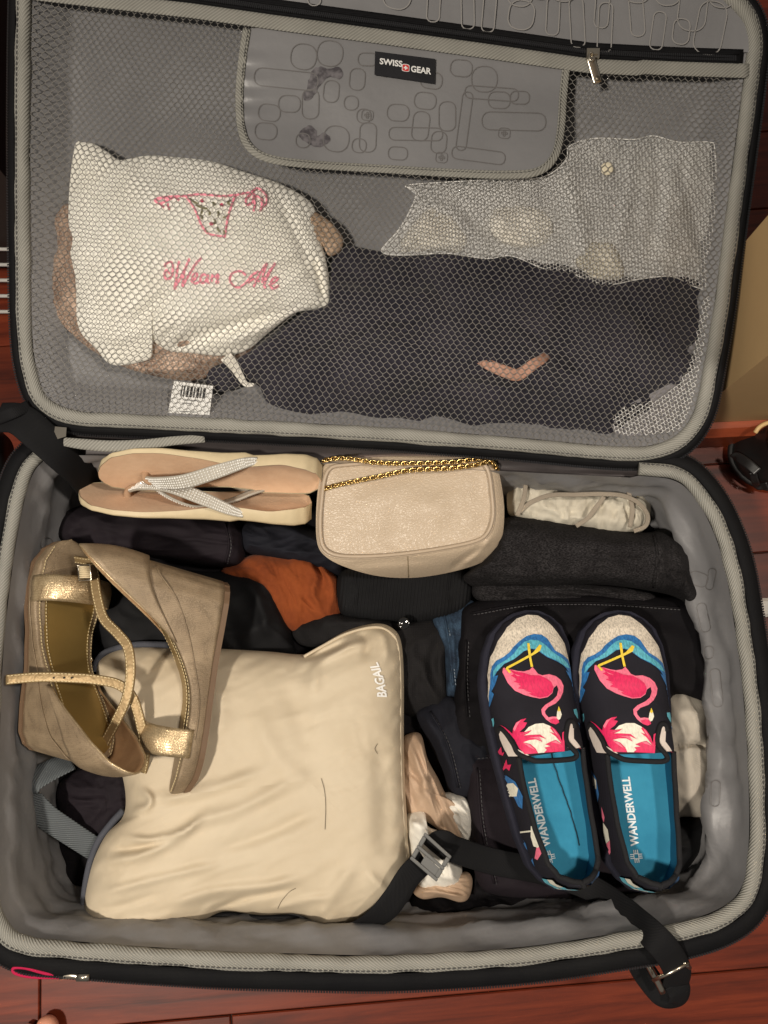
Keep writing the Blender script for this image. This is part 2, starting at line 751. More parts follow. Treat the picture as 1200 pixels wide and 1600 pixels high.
# wire rack at the far left
M_WIRE = plain('white_wire', (0.7, 0.68, 0.64), 0.35)
rk = empty('wire_rack', 'white wire shoe rack standing beyond the lid on the left', 'rack', None, W(-60, 480, 0))
y0 = W(0, 487, 0.06).y
for k in range(6):
    yy = y0 + k * 0.021
    m = MB()
    m.tube([Vector((-0.95, yy, 0.06 + 0.002 * k)), Vector((-0.40, yy, 0.06 + 0.002 * k))], 0.0024, 8)
    m.obj('wire', M_WIRE, rk)
for xx in (-0.405, -0.7, -0.94):
    m = MB()
    m.tube([Vector((xx, y0 - 0.004, 0.004)), Vector((xx, y0 - 0.004, 0.055)), Vector((xx, y0 + 0.12, 0.067))], 0.003, 8)
    m.obj('frame_rod', M_WIRE, rk)
# dark box with tan edge behind the rack
dk = empty('storage_box', 'dark brown storage box behind the wire rack at the left edge', 'box', None, (-0.6, 0.65, 0))
m = MB()
m.box((-0.62, 0.66, 0.14), Vector((0.19, 0, 0)), Vector((0, 0.12, 0)), Vector((0, 0, 0.138)))
m.obj('carton', plain('dark_brown_board', (0.02, 0.013, 0.01), 0.7), dk, False)
m = MB()
m.box((-0.62, 0.66, 0.283), Vector((0.195, 0, 0)), Vector((0, 0.125, 0)), Vector((0, 0, 0.004)))
m.obj('lid', plain('tan_board', srgb(150, 110, 66), 0.7), dk, False)
# ================================================================== SUITCASE
LINER = srgb(127, 126, 127)
M_LINER = fabric('grey_nylon_liner', LINER, tuple(x * 0.86 for x in LINER), 2600, 0.06, 0.40, 0.0, 9, 0.35, spec=0.5, nbscale=30)
M_TRIM = twill('grey_webbing_trim', srgb(152, 150, 142), 1650.0)
M_BLACK = fabric('black_ballistic_nylon', (0.008, 0.008, 0.0085), (0.005, 0.005, 0.006), 1500, 0.5, 0.75, nb=0.05, spec=0.15)
M_WEB = twill('black_webbing', (0.008, 0.008, 0.009), 3000.0, 0.4, 0.75)
M_GWEB = twill('slate_webbing', srgb(98, 103, 106), 1700.0, 0.9, 0.6, 0.5)
M_TEETH = plain('black_zip_teeth', (0.02, 0.02, 0.022), 0.3)
M_STITCH = plain('dark_thread', (0.06, 0.058, 0.055), 0.8)
M_STEEL = plain('brushed_nickel', srgb(205, 196, 180), 0.28, 1.0)
M_GPLAST = plain('grey_plastic', srgb(98, 98, 96), 0.45)
M_PRINT = plain('liner_print', srgb(106, 103, 102), 0.6)
M_PRINT2 = plain('liner_print_pale', srgb(146, 143, 140), 0.5)
case = empty('suitcase', 'open grey lined black suitcase packed with clothes and shoes', 'suitcase', None, (0, -0.03, 0))

rim_px = [(100, 697), (62, 712), (38, 745), (20, 820), (6, 900), (-6, 1000), (-14, 1150), (-18, 1300), (-14, 1400), (0, 1448), (36, 1476),
          (100, 1484), (250, 1495), (400, 1503), (600, 1506), (800, 1496), (950, 1475), (1060, 1456), (1135, 1430), (1172, 1392),
          (1183, 1320), (1180, 1200), (1170, 1050), (1156, 950), (1140, 870), (1118, 810), (1092, 768), (1060, 742), (1000, 733),
          (800, 722), (600, 712), (400, 703), (250, 699)]
rim = resample(catmull([W(x, y, RIM) for x, y in rim_px], 6, True), 420, True)
for i, p in enumerate(rim):
    rim[i] = p + Vector((0, 0, 0.003 * nz(p, 9, 4)))
NR = len(rim)
cen = Vector((sum(p.x for p in rim) / NR, sum(p.y for p in rim) / NR, 0))


def outn(i):
    t = rim[(i + 1) % NR] - rim[i - 1]
    n = Vector((t.y, -t.x, 0)).normalized()
    c = rim[i] - cen
    return n if n.dot(c) > 0 else -n


RN = [outn(i) for i in range(NR)]
# the back edge (hinge) carries no trim: only left, front and right are bound
_bk = W(1000, 733, RIM)
IE = min(range(NR // 2, NR), key=lambda i: (rim[i] - _bk).length)
OPEN = list(range(0, IE + 1))
# trim: padded webbing rolled over the rim
secs = []
for i in OPEN:
    sec = []
    for k in range(14):
        a = 2 * pi * k / 14
        sec.append(rim[i] + RN[i] * (0.0078 * (1 + .16 * nz(rim[i], 22, 7)) * cos(a) + .0012 * nz(rim[i], 60, 2)) + Vector((0, 0, 1)) * (0.0048 * sin(a) + 0.0022 * (cos(a) < 0.1) * max(0, sin(a))))
    secs.append(sec)
trim = loft_uv('rim_trim', secs, M_TRIM, case, False)
stitches('trim_stitching', [rim[i] + RN[i] * 0.0045 + Vector((0, 0, 0.0046)) for i in OPEN], (0, 0, 1), 0.0032, 0.0018, 0.0005, M_STITCH, trim, False)
# zipper tape + teeth outside the trim
secs = []
for i in OPEN:
    secs.append([rim[i] + RN[i] * a + Vector((0, 0, z)) for a, z in ((0.008, 0.0015), (0.015, 0.0012), (0.0245, -0.003), (0.024, -0.006), (0.014, -0.002), (0.008, -0.001))])
tape = MB().loft(secs, True, False, True).obj('zipper_tape', M_BLACK, case)


def teeth(name, pts, nrm, pitch, sx, parent, closed=False, mat=None):
    P = list(pts)
    if closed:
        P = P + [P[0]]
    n = int(plen(P) / pitch)
    Q = resample(P, n + 1)
    Nn = resample([Vector(v) for v in (list(nrm) + ([nrm[0]] if closed else []))], n + 1) if isinstance(nrm, list) else [Vector(nrm)] * (n + 1)
    m = MB()
    for i in range(n):
        t = (Q[i + 1] - Q[i]).normalized()
        u = Nn[i].normalized()
        b = t.cross(u).normalized()
        m.box(Q[i], t * (pitch * 0.3), b * sx, u * sx * 0.7)
    o = m.obj(name, mat or M_TEETH, parent, False)
    o['kind'] = 'stuff'
    return o


teeth('zipper_teeth', [rim[i] + RN[i] * 0.025 + Vector((0, 0, -0.0034)) for i in OPEN], [RN[i] * 0.6 + Vector((0, 0, 0.8)) for i in OPEN], 0.0026, 0.0014, tape, False)
# outer shell
prof = [(0.0105, -0.004), (0.013, -0.02), (0.016, -0.09), (0.013, -0.16), (0.004, -0.188), (-0.03, -0.192)]
secs = [[rim[i] + RN[i] * a + Vector((0, 0, z if z < -0.05 or i <= IE else z - 0.04)) for a, z in prof] for i in range(NR)]
m = MB().loft(secs, False, True)
m.f.append(tuple(i * len(prof) + len(prof) - 1 for i in range(NR)))
m.obj('tray_shell', M_BLACK, case)
# liner: slack nylon walls with folds, then the bottom
LV_ = 28
secs = []
for i in range(NR):
    p = rim[i]
    sec = []
    for k in range(LV_ + 1):
        d = k / LV_
        a = -0.0075 - 0.006 * d - 0.03 * max(0, d - 0.8) / 0.2
        z = -0.001 - 0.168 * min(1, d / 0.94) - (0.010 * (1 - d) if i > IE else 0)
        q = p + RN[i] * a + Vector((0, 0, z))
        w = smooth(0, 0.15, d) * smooth(1.05, 0.7, d)
        right = smooth(0.30, 0.345, p.x)
        disp = 0.008 * w * crumple(q.x + q.y * 1.1, q.z, 0.05, 2.0, 0.12, 3.5) + 0.002 * w * nz(q, 30) + 0.0032 * w * (crumple(q.x + q.y * 0.9, q.z, 0.022, 6.0, 0.75, 2.5) - .4) + 0.0025 * w * (crumple(q.x - q.y * 0.9, q.z, 0.03, 16.0, -0.6, 3.0) - .4)
        disp += right * 0.022 * exp(-((d - 0.26 - 0.07 * nz(p, 12)) / 0.055) ** 2) * (0.75 + 0.5 * nz(p, 14, 2))
        front = smooth(-0.20, -0.24, p.y)
        disp += front * 0.010 * exp(-((d - 0.2 - 0.06 * nz(p, 10, 3)) / 0.08) ** 2) * (0.6 + 0.6 * nz(p, 8, 1))
        sec.append(q - RN[i] * disp)
    secs.append(sec)
m = MB().loft(secs, False, True)
m.f.append(tuple(i * (LV_ + 1) + LV_ for i in range(NR)))
liner = m.obj('tray_liner', M_LINER, case)


def round_rect(w, h, r, n=5):
    out = []
    for cx, cy, a0 in ((w / 2 - r, h / 2 - r, 0), (-w / 2 + r, h / 2 - r, pi / 2), (-w / 2 + r, -h / 2 + r, pi), (w / 2 - r, -h / 2 + r, 1.5 * pi)):
        for k in range(n + 1):
            a = a0 + pi / 2 * k / n
            out.append((cx + r * cos(a), cy + r * sin(a)))
    return out


def loops(name, items, place, wid, mat, parent):
    """printed rounded-rectangle outlines; place(px, py) -> point on the cloth"""
    m = MB()
    for (cx, cy, w, h, r, rot) in items:
        c, s_ = cos(rot), sin(rot)
        P = [(cx + x * c - y * s_, cy + x * s_ + y * c) for x, y in resample_xy(round_rect(w, h, min(r, w / 2.01, h / 2.01)), 40)]
        n = len(P)
        v = []
        for i in range(n):
            ax, ay = P[i - 1]
            bx, by = P[(i + 1) % n]
            tx, ty = bx - ax, by - ay
            l = hypot(tx, ty) or 1
            nx, ny = -ty / l, tx / l
            v.append(place(P[i][0] + nx * wid / 2, P[i][1] + ny * wid / 2))
            v.append(place(P[i][0] - nx * wid / 2, P[i][1] - ny * wid / 2))
        m.add(v, [(2 * i, 2 * i + 1, (2 * i + 3) % (2 * n), (2 * i + 2) % (2 * n)) for i in range(n)])
    o = m.obj(name, mat, parent)
    o['kind'] = 'stuff'
    return o


def resample_xy(pts, n):
    return [(p.x, p.y) for p in resample([(x, y, 0) for x, y in pts], n, True)]


# ------------------------------------------------------------------ lid
lid_px = [(44, -95), (38, 0), (35, 200), (36, 400), (38, 510), (46, 580), (66, 628), (112, 652), (200, 658), (400, 668), (600, 679), (800, 694),
          (940, 707), (1010, 708), (1062, 690), (1094, 648), (1110, 580), (1127, 480), (1144, 350), (1160, 230), (1174, 120), (1179, 75),
          (1172, 30), (1146, -2), (1090, -35), (900, -62), (500, -110), (120, -150), (66, -135)]
lp2 = resample(catmull([(x, y, 0) for x, y in lid_px], 6, True), 280, True)
NL = len(lp2)
lidp = [L(p.x, p.y, 0.002 * nz((p.x, p.y), 0.01)) for p in lp2]
lc = sum(lidp, Vector()) / NL


def lout(i):
    t = (lidp[(i + 1) % NL] - lidp[i - 1]).normalized()
    n = t.cross(LN)
    return n if n.dot(lidp[i] - lc) > 0 else -n


LO = [lout(i) for i in range(NL)]
secs = []
for i in range(NL):
    sec = []
    for k in range(14):
        a = 2 * pi * k / 14
        sec.append(lidp[i] + LO[i] * (0.0076 * (1 + .14 * nz(lidp[i], 22, 5)) * cos(a) + .001 * nz(lidp[i], 60, 2)) + LN * (0.0048 * sin(a) + 0.002 * (cos(a) < 0.1) * max(0, sin(a))))
    secs.append(sec)
ltrim = loft_uv('lid_trim', secs, M_TRIM, case, True)
stitches('trim_stitching', [lidp[i] + LO[i] * 0.0042 + LN * 0.0046 for i in range(NL)], LN, 0.0032, 0.0018, 0.0005, M_STITCH, ltrim, True)
secs = [[lidp[i] + LO[i] * a + LN * z for a, z in ((0.0078, 0.001), (0.011, 0.0), (0.0165, -0.004), (0.016, -0.006), (0.011, -0.002), (0.0078, -0.001))] for i in range(NL)]
ltape = MB().loft(secs, True, True).obj('zipper_tape', M_BLACK, case)
teeth('zipper_teeth', [lidp[i] + LO[i] * 0.0168 - LN * 0.0042 for i in range(NL)], [LO[i] * 0.6 + LN * 0.8 for i in range(NL)], 0.0026, 0.0014, ltape, True)
prof = [(0.0105, -0.004), (0.011, -0.03), (0.009, -0.058), (-0.005, -0.066), (-0.03, -0.068)]
secs = [[lidp[i] + LO[i] * a + LN * z for a, z in prof] for i in range(NL)]
m = MB().loft(secs, False, True)
m.f.append(tuple(i * len(prof) + len(prof) - 1 for i in range(NL)))
m.obj('lid_shell', M_BLACK, case)
secs = []
for i in range(NL):
    sec = []
    for k in range(9):
        d = k / 8
        q = lidp[i] - LO[i] * (0.0075 + 0.03 * d) - LN * (0.001 + 0.026 * d)
        sec.append(q + LO[i] * 0.004 * nz(q, 25) * d)
    secs.append(sec)
m = MB().loft(secs, False, True)
m.f.append(tuple(i * 9 + 8 for i in range(NL)))
m.obj('lid_liner', M_LINER, case)


def edge_at(x, py_lo, py_hi):
    return 0


ZIP = [(30, -34), (150, -20), (300, -3), (420, 14), (600, 38), (760, 60), (920, 83), (1050, 90), (1172, 94)]


def zip_y(x):
    for (x0, y0), (x1, y1) in zip(ZIP, ZIP[1:]):
        if x <= x1 or x1 == 1172:
            return y0 + (y1 - y0) * (x - x0) / (x1 - x0)


def edgefade(x, y):
    d = min(x - 48, 1160 - (y - 100) * 0.125 - x, (668 + max(0, x - 400) * 0.06) - y, y - zip_y(x) - 12)
    return smooth(0, 95, d)


def netoff(x, y):
    g = 0.044 * exp(-(((x - 310) / 210) ** 2 + ((y - 400) / 170) ** 2) ** 1.5)
    g += 0.036 * exp(-(((x - 890) / 270) ** 2 + ((y - 350) / 150) ** 2) ** 1.5)
    g = max(g, 0.028 * exp(-(((x - 770) / 350) ** 2 + ((y - 540) / 150) ** 2) ** 1.5))
    return (g + 0.003) * edgefade(x, y) - 0.0005


# upper fabric panel of the lid (above the pocket zipper)
top_poly = [(1160, zip_y(1160) - 10)]
pan = []
NU = 60
for i in range(NU + 1):
    x = 40 + (1172 - 40) * i / NU
    y1 = zip_y(x) - 12
    if x < 66:
        y0 = -100 - (x - 40)
    elif x < 1090:
        y0 = -140 + (x - 66) * 0.102
    else:
        y0 = -36 + (x - 1090) ** 2 * 0.0108
    y0 = min(y0, y1 - 5)
    for k in range(9):
        y = y0 + (y1 - y0) * k / 8
        pan.append(L(x, y, 0.0015 + 0.0016 * nz((x * 0.02, y * 0.02)) + 0.0015 * crumple(x, y, 60, 3, 1.45, 3) * (k / 8)))
o = obj('upper_panel', pan, grid_faces(NU + 1, 9, flip=True), M_LINER, case)
random.seed(21)
items = []
tries = 0
while len(items) < 30 and tries < 4000:
    tries += 1
    x = random.uniform(480, 1130)
    y = random.uniform(-85 + (x - 480) * 0.09, zip_y(x) - 40)
    if any(abs(x - i[0]) < 30 and abs(y - i[1]) < 34 for i in items):
        continue
    w, h = random.choice([(22, 78), (40, 46), (32, 36), (20, 60), (44, 84), (26, 40)])
    items.append((x, y, w, h, min(w, h) * 0.42, random.uniform(-0.1, 0.2)))
loops('printed_pattern', items, lambda x, y: L(x, y, 0.0048), 1.8, M_PRINT2, o)

# pocket zipper: tape, teeth, slider with puller; grey binding below it
def along(f, x0=40, x1=1168, n=80, off=0.004):
    return [L(x0 + (x1 - x0) * i / n, f(x0 + (x1 - x0) * i / n), off) for i in range(n + 1)]


zt = ribbon(along(lambda x: zip_y(x) - 2, 34, 1160, 80, 0.0035), 0.0165, 0.0016, LN).obj('pocket_zipper_tape', M_BLACK, case)
for dy in (-1.6, 1.6):
    teeth('zipper_teeth', along(lambda x: zip_y(x) - 2 + dy + 6 * max(0, (x - 930)) / 240 * sin((x - 930) / 240 * pi) * (1 if dy > 0 else -1) * 0.35, 34, 1152, 110, 0.005), LN, 0.0019, 0.0012, zt)
    m = MB().tube(along(lambda x: zip_y(x) - 2 + dy * 4.2, 34, 1155, 90, 0.0045), 0.0011, 6)
    m.obj('zipper_lip', M_BLACK, zt)


def strip_uv(name, pts, width, thick, up, mat, parent):
    P = [Vector(p) for p in pts]
    n = len(P)
    secs = []
    for i in range(n):
        t = (P[min(n - 1, i + 1)] - P[max(0, i - 1)]).normalized()
        u = Vector(up[i] if isinstance(up, list) else (up(i / (n - 1)) if callable(up) else up))
        b = t.cross(u).normalized()
        nn = b.cross(t).normalized()
        w = (width(i / (n - 1)) if callable(width) else width) / 2
        sec = [P[i] + b * (w * c) + nn * (thick * h) for c, h in ((-1, 0), (-0.94, 0.5), (-0.5, 0.62), (0, 0.66), (0.5, 0.62), (0.94, 0.5), (1, 0), (0.9, -0.5), (0, -0.45), (-0.9, -0.5))]
        secs.append(sec)
    return loft_uv(name, secs, mat, parent)


def bind_y(x):
    return zip_y(x) + 20 - (3 if x > 1000 else 0)


strip_uv('pocket_binding', along(bind_y, 30, 1172, 90, 0.004), 0.0135, 0.0018, LN, M_TRIM, case)
# slider
s0 = L(926, 84, 0.008)
sx, sy = (L(930, 84, 0) - L(926, 84, 0)).normalized(), None
ldn = (L(932, 134, 0) - L(926, 84, 0)).normalized()
m = MB()
m.box(s0, sx * 0.0062, LV * 0.0042, LN * 0.0022)
m.box(s0 + LN * 0.003, sx * 0.0045, LV * 0.0018, LN * 0.0012)
sl = m.obj('zipper_slider', M_STEEL, case, False)
m = MB()
P = [L(922 + (934 - 922) * t, 88 + 42 * t, 0.011 - 0.003 * t) for t in [k / 12 for k in range(13)]]
secs = frames(P, lambda t: (0.0042 if t > 0.05 else 0.003, 0.0009), 12, False, LN, 0.6)
m.loft(secs, True, False, True)
m.obj('zipper_puller', M_STEEL, sl)
m = MB()
Q = [L(927, 86, 0.0115), L(925, 82, 0.013), L(921, 84, 0.0125), L(921, 92, 0.0125), L(925, 95, 0.0125), L(930, 92, 0.0125)]
m.tube(catmull(Q, 4), 0.0009, 6)
m.obj('zipper_ring', M_STEEL, sl)
m = MB()
e0 = L(934, 122, 0.0102)
m.loft([[e0 + sx * x * 0.0022 + ldn * y * 0.0022 + LN * z for x, y in round_rect(2, 2, 0.6)] for z in (0, 0.0004)], True, False, True)
m.obj('puller_emblem', plain('etched_nickel', srgb(150, 140, 122), 0.5, 1.0), sl)

# central fabric panel on the net, bound with webbing
pp = [(386, 45), (379, 90), (374, 150), (378, 205), (395, 235), (430, 250), (500, 258), (600, 264), (700, 270), (790, 273), (840, 268), (866, 245), (876, 205), (880, 150), (886, 92)]
ppc = catmull([(x, y, 0) for x, y in pp], 6)
poly = [(p.x, p.y) for p in ppc] + [(760, zip_y(760) + 22), (600, zip_y(600) + 22), (450, zip_y(450) + 22)]
v2, f2 = fill2d(poly, 8.0)


def panoff(x, y):
    return netoff(x, y) + 0.0022 + 0.0012 * nz((x * 0.012, y * 0.012, 4)) + 0.0022 * exp(-max(0, x - 374) / 26) * sin(y * 0.22 + 2 * nz((x * .02, y * .02))) * smooth(50, 90, y) * smooth(240, 200, y)


panel = obj('pocket_panel', [L(p.x, p.y, panoff(p.x, p.y)) for p in v2], f2, M_LINER, case)
bp = [L(p.x, p.y, panoff(p.x, p.y) + 0.0008) for p in ppc]
strip_uv('panel_binding', bp, 0.0078, 0.0016, LN, M_TRIM, panel)
stitches('panel_stitching', [L(p.x + (600 - p.x) * 0.012, p.y - 3, panoff(p.x, p.y) + 0.0022) for p in ppc], LN, 0.0026, 0.0014, 0.0003, M_STITCH, panel)
random.seed(5)
items = []
tries = 0
shapes = [(16, 92), (84, 20), (34, 26), (34, 38), (62, 34), (26, 46), (22, 22), (40, 40), (100, 28), (24, 34), (30, 20)]
while len(items) < 34 and tries < 3000:
    tries += 1
    w, h = random.choice(shapes)
    x, y = random.uniform(400, 860), random.uniform(80, 255)
    if y - h / 2 < zip_y(x) + 34 or not all(inside(poly, x + a * (w / 2 + 8), y + b * (h / 2 + 8)) for a in (-1, 1) for b in (-1, 1)):
        continue
    if any(abs(x - i[0]) < (w + i[2]) * .46 and abs(y - i[1]) < (h + i[3]) * .46 for i in items) and random.random() > .03:
        continue
    items.append((x, y, w, h, min(w, h) * 0.42, random.uniform(0.0, 0.14)))
loops('printed_pattern', items, lambda x, y: L(x, y, panoff(x, y) + 0.0008), 1.6, M_PRINT, panel)
for k, (cx, cy) in enumerate(((574, 180), (788, 208), (690, 246))):
    q = [(cx + a * 3, cy + b * 3) for a, b in ((-1, -3), (1, -3), (1, -1), (3, -1), (3, 1), (1, 1), (1, 3), (-1, 3), (-1, 1), (-3, 1), (-3, -1), (-1, -1))]
    loops('printed_cross', [(cx, cy, 18, 16, 5, 0.1), (cx, cy, 9, 3, 0.6, 0.1), (cx, cy, 3, 9, 0.6, 0.1)], lambda x, y: L(x, y, panoff(x, y) + 0.0009), 1.2, M_PRINT, panel)
# grease stains on the panel
N = NT('panel_stain')
N.set(Roughness=0.6)
tc = N.n('ShaderNodeTexCoord')
n1 = N.n('ShaderNodeTexNoise', i_Scale=160.0, i_Detail=5.0)
N.l(tc.outputs['Object'], n1.inputs['Vector'])
mx = N.n('ShaderNodeMix', data_type='RGBA')
mx.inputs['A'].default_value = c4(srgb(64, 60, 64))
mx.inputs['B'].default_value = c4(srgb(108, 104, 107))
mr = N.n('ShaderNodeMapRange', i_From_Min=0.38, i_From_Max=0.62)
N.l(n1.outputs['Fac'], mr.inputs['Value'])
N.l(mr.outputs['Result'], mx.inputs['Factor'])
N.l(mx.outputs['Result'], N.b.inputs['Base Color'])
M_STAIN = N.m
for st in ([(488, 110), (500, 104), (514, 108), (528, 104), (536, 114), (530, 124), (516, 120), (506, 126), (498, 136), (488, 152), (480, 158), (472, 152), (478, 142), (482, 126)],
           [(482, 196), (492, 202), (496, 212), (506, 208), (516, 214), (514, 222), (500, 230), (484, 226), (470, 216), (468, 206)]):
    c = catmull([(x, y, 0) for x, y in st], 4, True)
    c = [(p.x + 2.2 * nz((p.x * .2, p.y * .2)), p.y + 2.2 * nz((p.x * .2, p.y * .2, 5))) for p in c]
    v2, f2 = fill2d(c, 5)
    obj('stain', [L(p.x, p.y, panoff(p.x, p.y) + 0.0006) for p in v2], f2, M_STAIN, panel)

# woven brand label
def labp(x, y, z=0.0):   # x, y in 0..1 on the label
    a = Vector((586, 80)).lerp(Vector((680, 92)), x)
    b = Vector((585, 117)).lerp(Vector((679, 131)), x)
    p = a.lerp(b, y)
    return L(p.x, p.y, panoff(p.x, p.y) + 0.0030 + z)


m = MB()
m.loft([[labp(i / 8, 0, z) for i in range(9)] + [labp(i / 8, 1, z) for i in range(8, -1, -1)] for z in (0, 0.0009)], True, False, True)
lab = m.obj('brand_label', fabric('label_black', (0.013, 0.013, 0.016), None, 3000, 0.3, 0.7), case, False)
M_WHITE_T = plain('label_white_thread', (0.8, 0.79, 0.77), 0.6)
M_RED_T = plain('label_red_thread', srgb(205, 40, 40), 0.6)
text_mesh('label_lettering', 'SWISS', lambda x, y: labp(0.08 + 0.36 * x / 2.53, 0.46 + 0.04 - y * 0.34, 0.0022), M_WHITE_T, lab, 1.0, 0.03, 0, 0, 'LEFT')
text_mesh('label_lettering', 'GEAR', lambda x, y: labp(0.60 + 0.32 * x / 2.42, 0.60 + 0.04 - y * 0.34, 0.0022), M_WHITE_T, lab, 1.0, 0.03, 0, 0, 'LEFT')


def flat(name, pts, mat, parent, place):
    return obj(name, [place(x, y) for x, y in pts], [tuple(range(len(pts)))], mat, parent, False)


rr = [(0.515 + x, 0.50 + 0.02 + y) for x, y in round_rect(0.125, 0.31, 0.05)]
flat('emblem', rr, M_WHITE_T, lab, lambda x, y: labp(x, y, 0.0020))
rr = [(0.515 + x, 0.52 + y) for x, y in round_rect(0.105, 0.26, 0.04)]
flat('emblem', rr, M_RED_T, lab, lambda x, y: labp(x, y, 0.0024))
cr = [(0.515 + a * 0.011, 0.52 + b * 0.027) for a, b in ((-1, -3), (1, -3), (1, -1), (3, -1), (3, 1), (1, 1), (1, 3), (-1, 3), (-1, 1), (-3, 1), (-3, -1), (-1, -1))]
flat('emblem', cr, M_WHITE_T, lab, lambda x, y: labp(x, y, 0.0028))

# net of the pocket: hexagonal threads
M_NET = plain('net_thread', srgb(134, 130, 124), 0.6)
netpoly = [(p.x, p.y) for p in lp2]


def hexnet(pw_, ph_, rot, bounds, test, place, r, name, mat, parent):
    x0, x1, y0, y1 = bounds
    cx, cy = (x0 + x1) / 2, (y0 + y1) / 2
    c, s_ = cos(rot), sin(rot)
    R = hypot(x1 - x0, y1 - y0) / 2
    nj = int(R / ph_) + 2
    ni = int(R / pw_) + 2
    cache = {}

    def vert(i, j, up):
        # hexagon rows: each cell has a short vertical thread and two slanted ones
        key = (i, j, up)
        if key not in cache:
            X = (i + (0.5 if j % 2 else 0)) * pw_
            Y = j * ph_ + (ph_ * (0.20 if up else -0.20))
            gx, gy = cx + X * c - Y * s_, cy + X * s_ + Y * c
            cache[key] = (gx, gy, test(gx, gy))
        return cache[key]
    m = MB()
    for j in range(-nj, nj + 1):
        for i in range(-ni, ni + 1):
            a = vert(i, j, False)
            b = vert(i, j, True)
            if not (a[2] and b[2]):
                if not a[2] and not b[2]:
                    continue
            k = 0 if j % 2 else -1
            e1 = vert(i + k, j + 1, False)
            e2 = vert(i + k + 1, j + 1, False)
            for p, q in ((a, b), (b, e1), (b, e2)):
                if p[2] and q[2]:
                    A, B = place(p[0], p[1]), place(q[0], q[1])
                    t = (B - A)
                    s2 = t.cross(LN).normalized() * r
                    u = LN * r
                    pr = [s2, u, -s2]
                    m.add([A + d for d in pr] + [B + d for d in pr], [(0, 1, 4, 3), (1, 2, 5, 4), (2, 0, 3, 5)])
    o = m.obj(name, mat, parent)
    o['kind'] = 'stuff'
    return o


def in_net(x, y):
    if y < zip_y(max(31, min(1170, x))) + 22 or not inside(netpoly, x, y):
        return False
    return not (380 < x < 880 and y < 262 and inside(poly, x, y))


def net_place(x, y):
    wx = 9 * nz((x * .006, y * .006, 3)) + 2.5 * nz((x * .03, y * .03, 8))
    wy = 8 * nz((x * .006, y * .006, 12)) + 2.5 * nz((x * .03, y * .03, 17))
    f = edgefade(x, y)
    return L(x + wx * f, y + wy * f, netoff(x, y) + 0.0006)


hexnet(10.9, 7.2, radians(7), (20, 1190, -40, 720), in_net, net_place, 0.00036, 'mesh_pocket_net', M_NET, case)

# hinge gusset between lid and tray
secs = []
for i in range(81):
    x = 95 + (1062 - 95) * i / 80
    yl = 662 + (x - 95) * 0.047
    a = L(x, yl, -0.004)
    b = W(x, 716 + (x - 95) * 0.034, RIM - 0.022)
    sec = []
    for k in range(9):
        t = k / 8
        q = a.lerp(b, t)
        q = q + Vector((0, 0, -1)) * (0.014 * sin(t * pi)) + Vector((0, 0, 1)) * 0.003 * nz(q, 30)
        sec.append(q)
    secs.append(sec)
m = MB().loft(secs, False, False)
o = m.obj('hinge_gusset', fabric('gusset_nylon', srgb(80, 74, 74), srgb(68, 63, 63), 2400, 0.1, 0.5, nb=0.3, nbscale=20), case)
o.modifiers.new('thickness', 'SOLIDIFY').thickness = 0.001
# loose trim along the back of the tray, left
bt = [W(x, y, z) for x, y, z in ((98, 690, .207), (130, 694, .210), (170, 697, .212), (220, 695, .211), (270, 689, .209), (320, 685, .206))]
bt = catmull(bt, 8)
strip_uv('back_trim', bt, lambda t: 0.009 + 0.005 * sin(pi * t) * (1 - t), 0.004, Vector((0, -0.2, 1)), M_TRIM, case)
# nickel plate at the hinge end of the lid
m = MB()
m.loft([[W(x, y, .2145 + z) for x, y in ((81, 666), (104, 668), (103, 682), (90, 686))] for z in (0, 0.002)], True, False, True)
m.obj('hinge_plate', M_STEEL, case, False)

# straps
U = Vector((0, 0, 1))


def strap(name, pts, width, mat, up=U, parent=None, thick=0.0018, n=10):
    P = catmull([W(x, y, z) for x, y, z in pts], n)
    return strip_uv(name, P, width, thick, up, mat, parent or case)


strap('lid_stay_strap', [(-6, 652, .215), (30, 655, .226), (62, 680, .222), (98, 712, .205), (128, 742, .17), (145, 768, .13)], 0.036, M_WEB, Vector((0.35, 0.1, 1)))
strap('lid_stay_strap', [(-4, 655, .226), (20, 645, .232), (46, 634, .222)], 0.012, M_WEB, Vector((0.1, -0.4, 1)))
# grey grab loop on the left wall
strap('grab_loop', [(112, 1188, .125), (78, 1204, .135), (50, 1222, .142), (46, 1244, .138), (70, 1274, .130), (104, 1298, .122), (150, 1328, .110)], 0.027, M_GWEB,
      lambda t: Vector((-0.5 * (1 - t) + 0.1, 0.55 - 0.9 * t, 1)))
# tie-down strap right part, passing under the slip-ons and over the front rim
strap('tie_down_strap', [(676, 1330, .172), (690, 1318, .178), (712, 1328, .165), (770, 1346, .146), (850, 1362, .138), (925, 1388, .142), (985, 1430, .182), (1020, 1462, .2125), (1042, 1486, .2135), (1058, 1516, .196), (1056, 1540, .175)], 0.027, M_WEB, Vector((0.0, -0.12, 1)))
strap('tie_down_strap', [(1056, 1536, .176), (1062, 1552, .172), (1056, 1566, .165), (1036, 1556, .160), (1010, 1524, .165), (994, 1496, .178)], 0.024, M_WEB, Vector((0.25, -0.5, 0.7)))
strap('tie_down_strap', [(664, 1344, .176), (640, 1368, .182), (618, 1402, .184), (592, 1432, .176), (556, 1452, .14)], 0.027, M_WEB, Vector((0.35, -0.15, 1)))
# slider frame on the hanging strap
def bar(m, a, b, r):
    m.tube([a, b], r, 8)


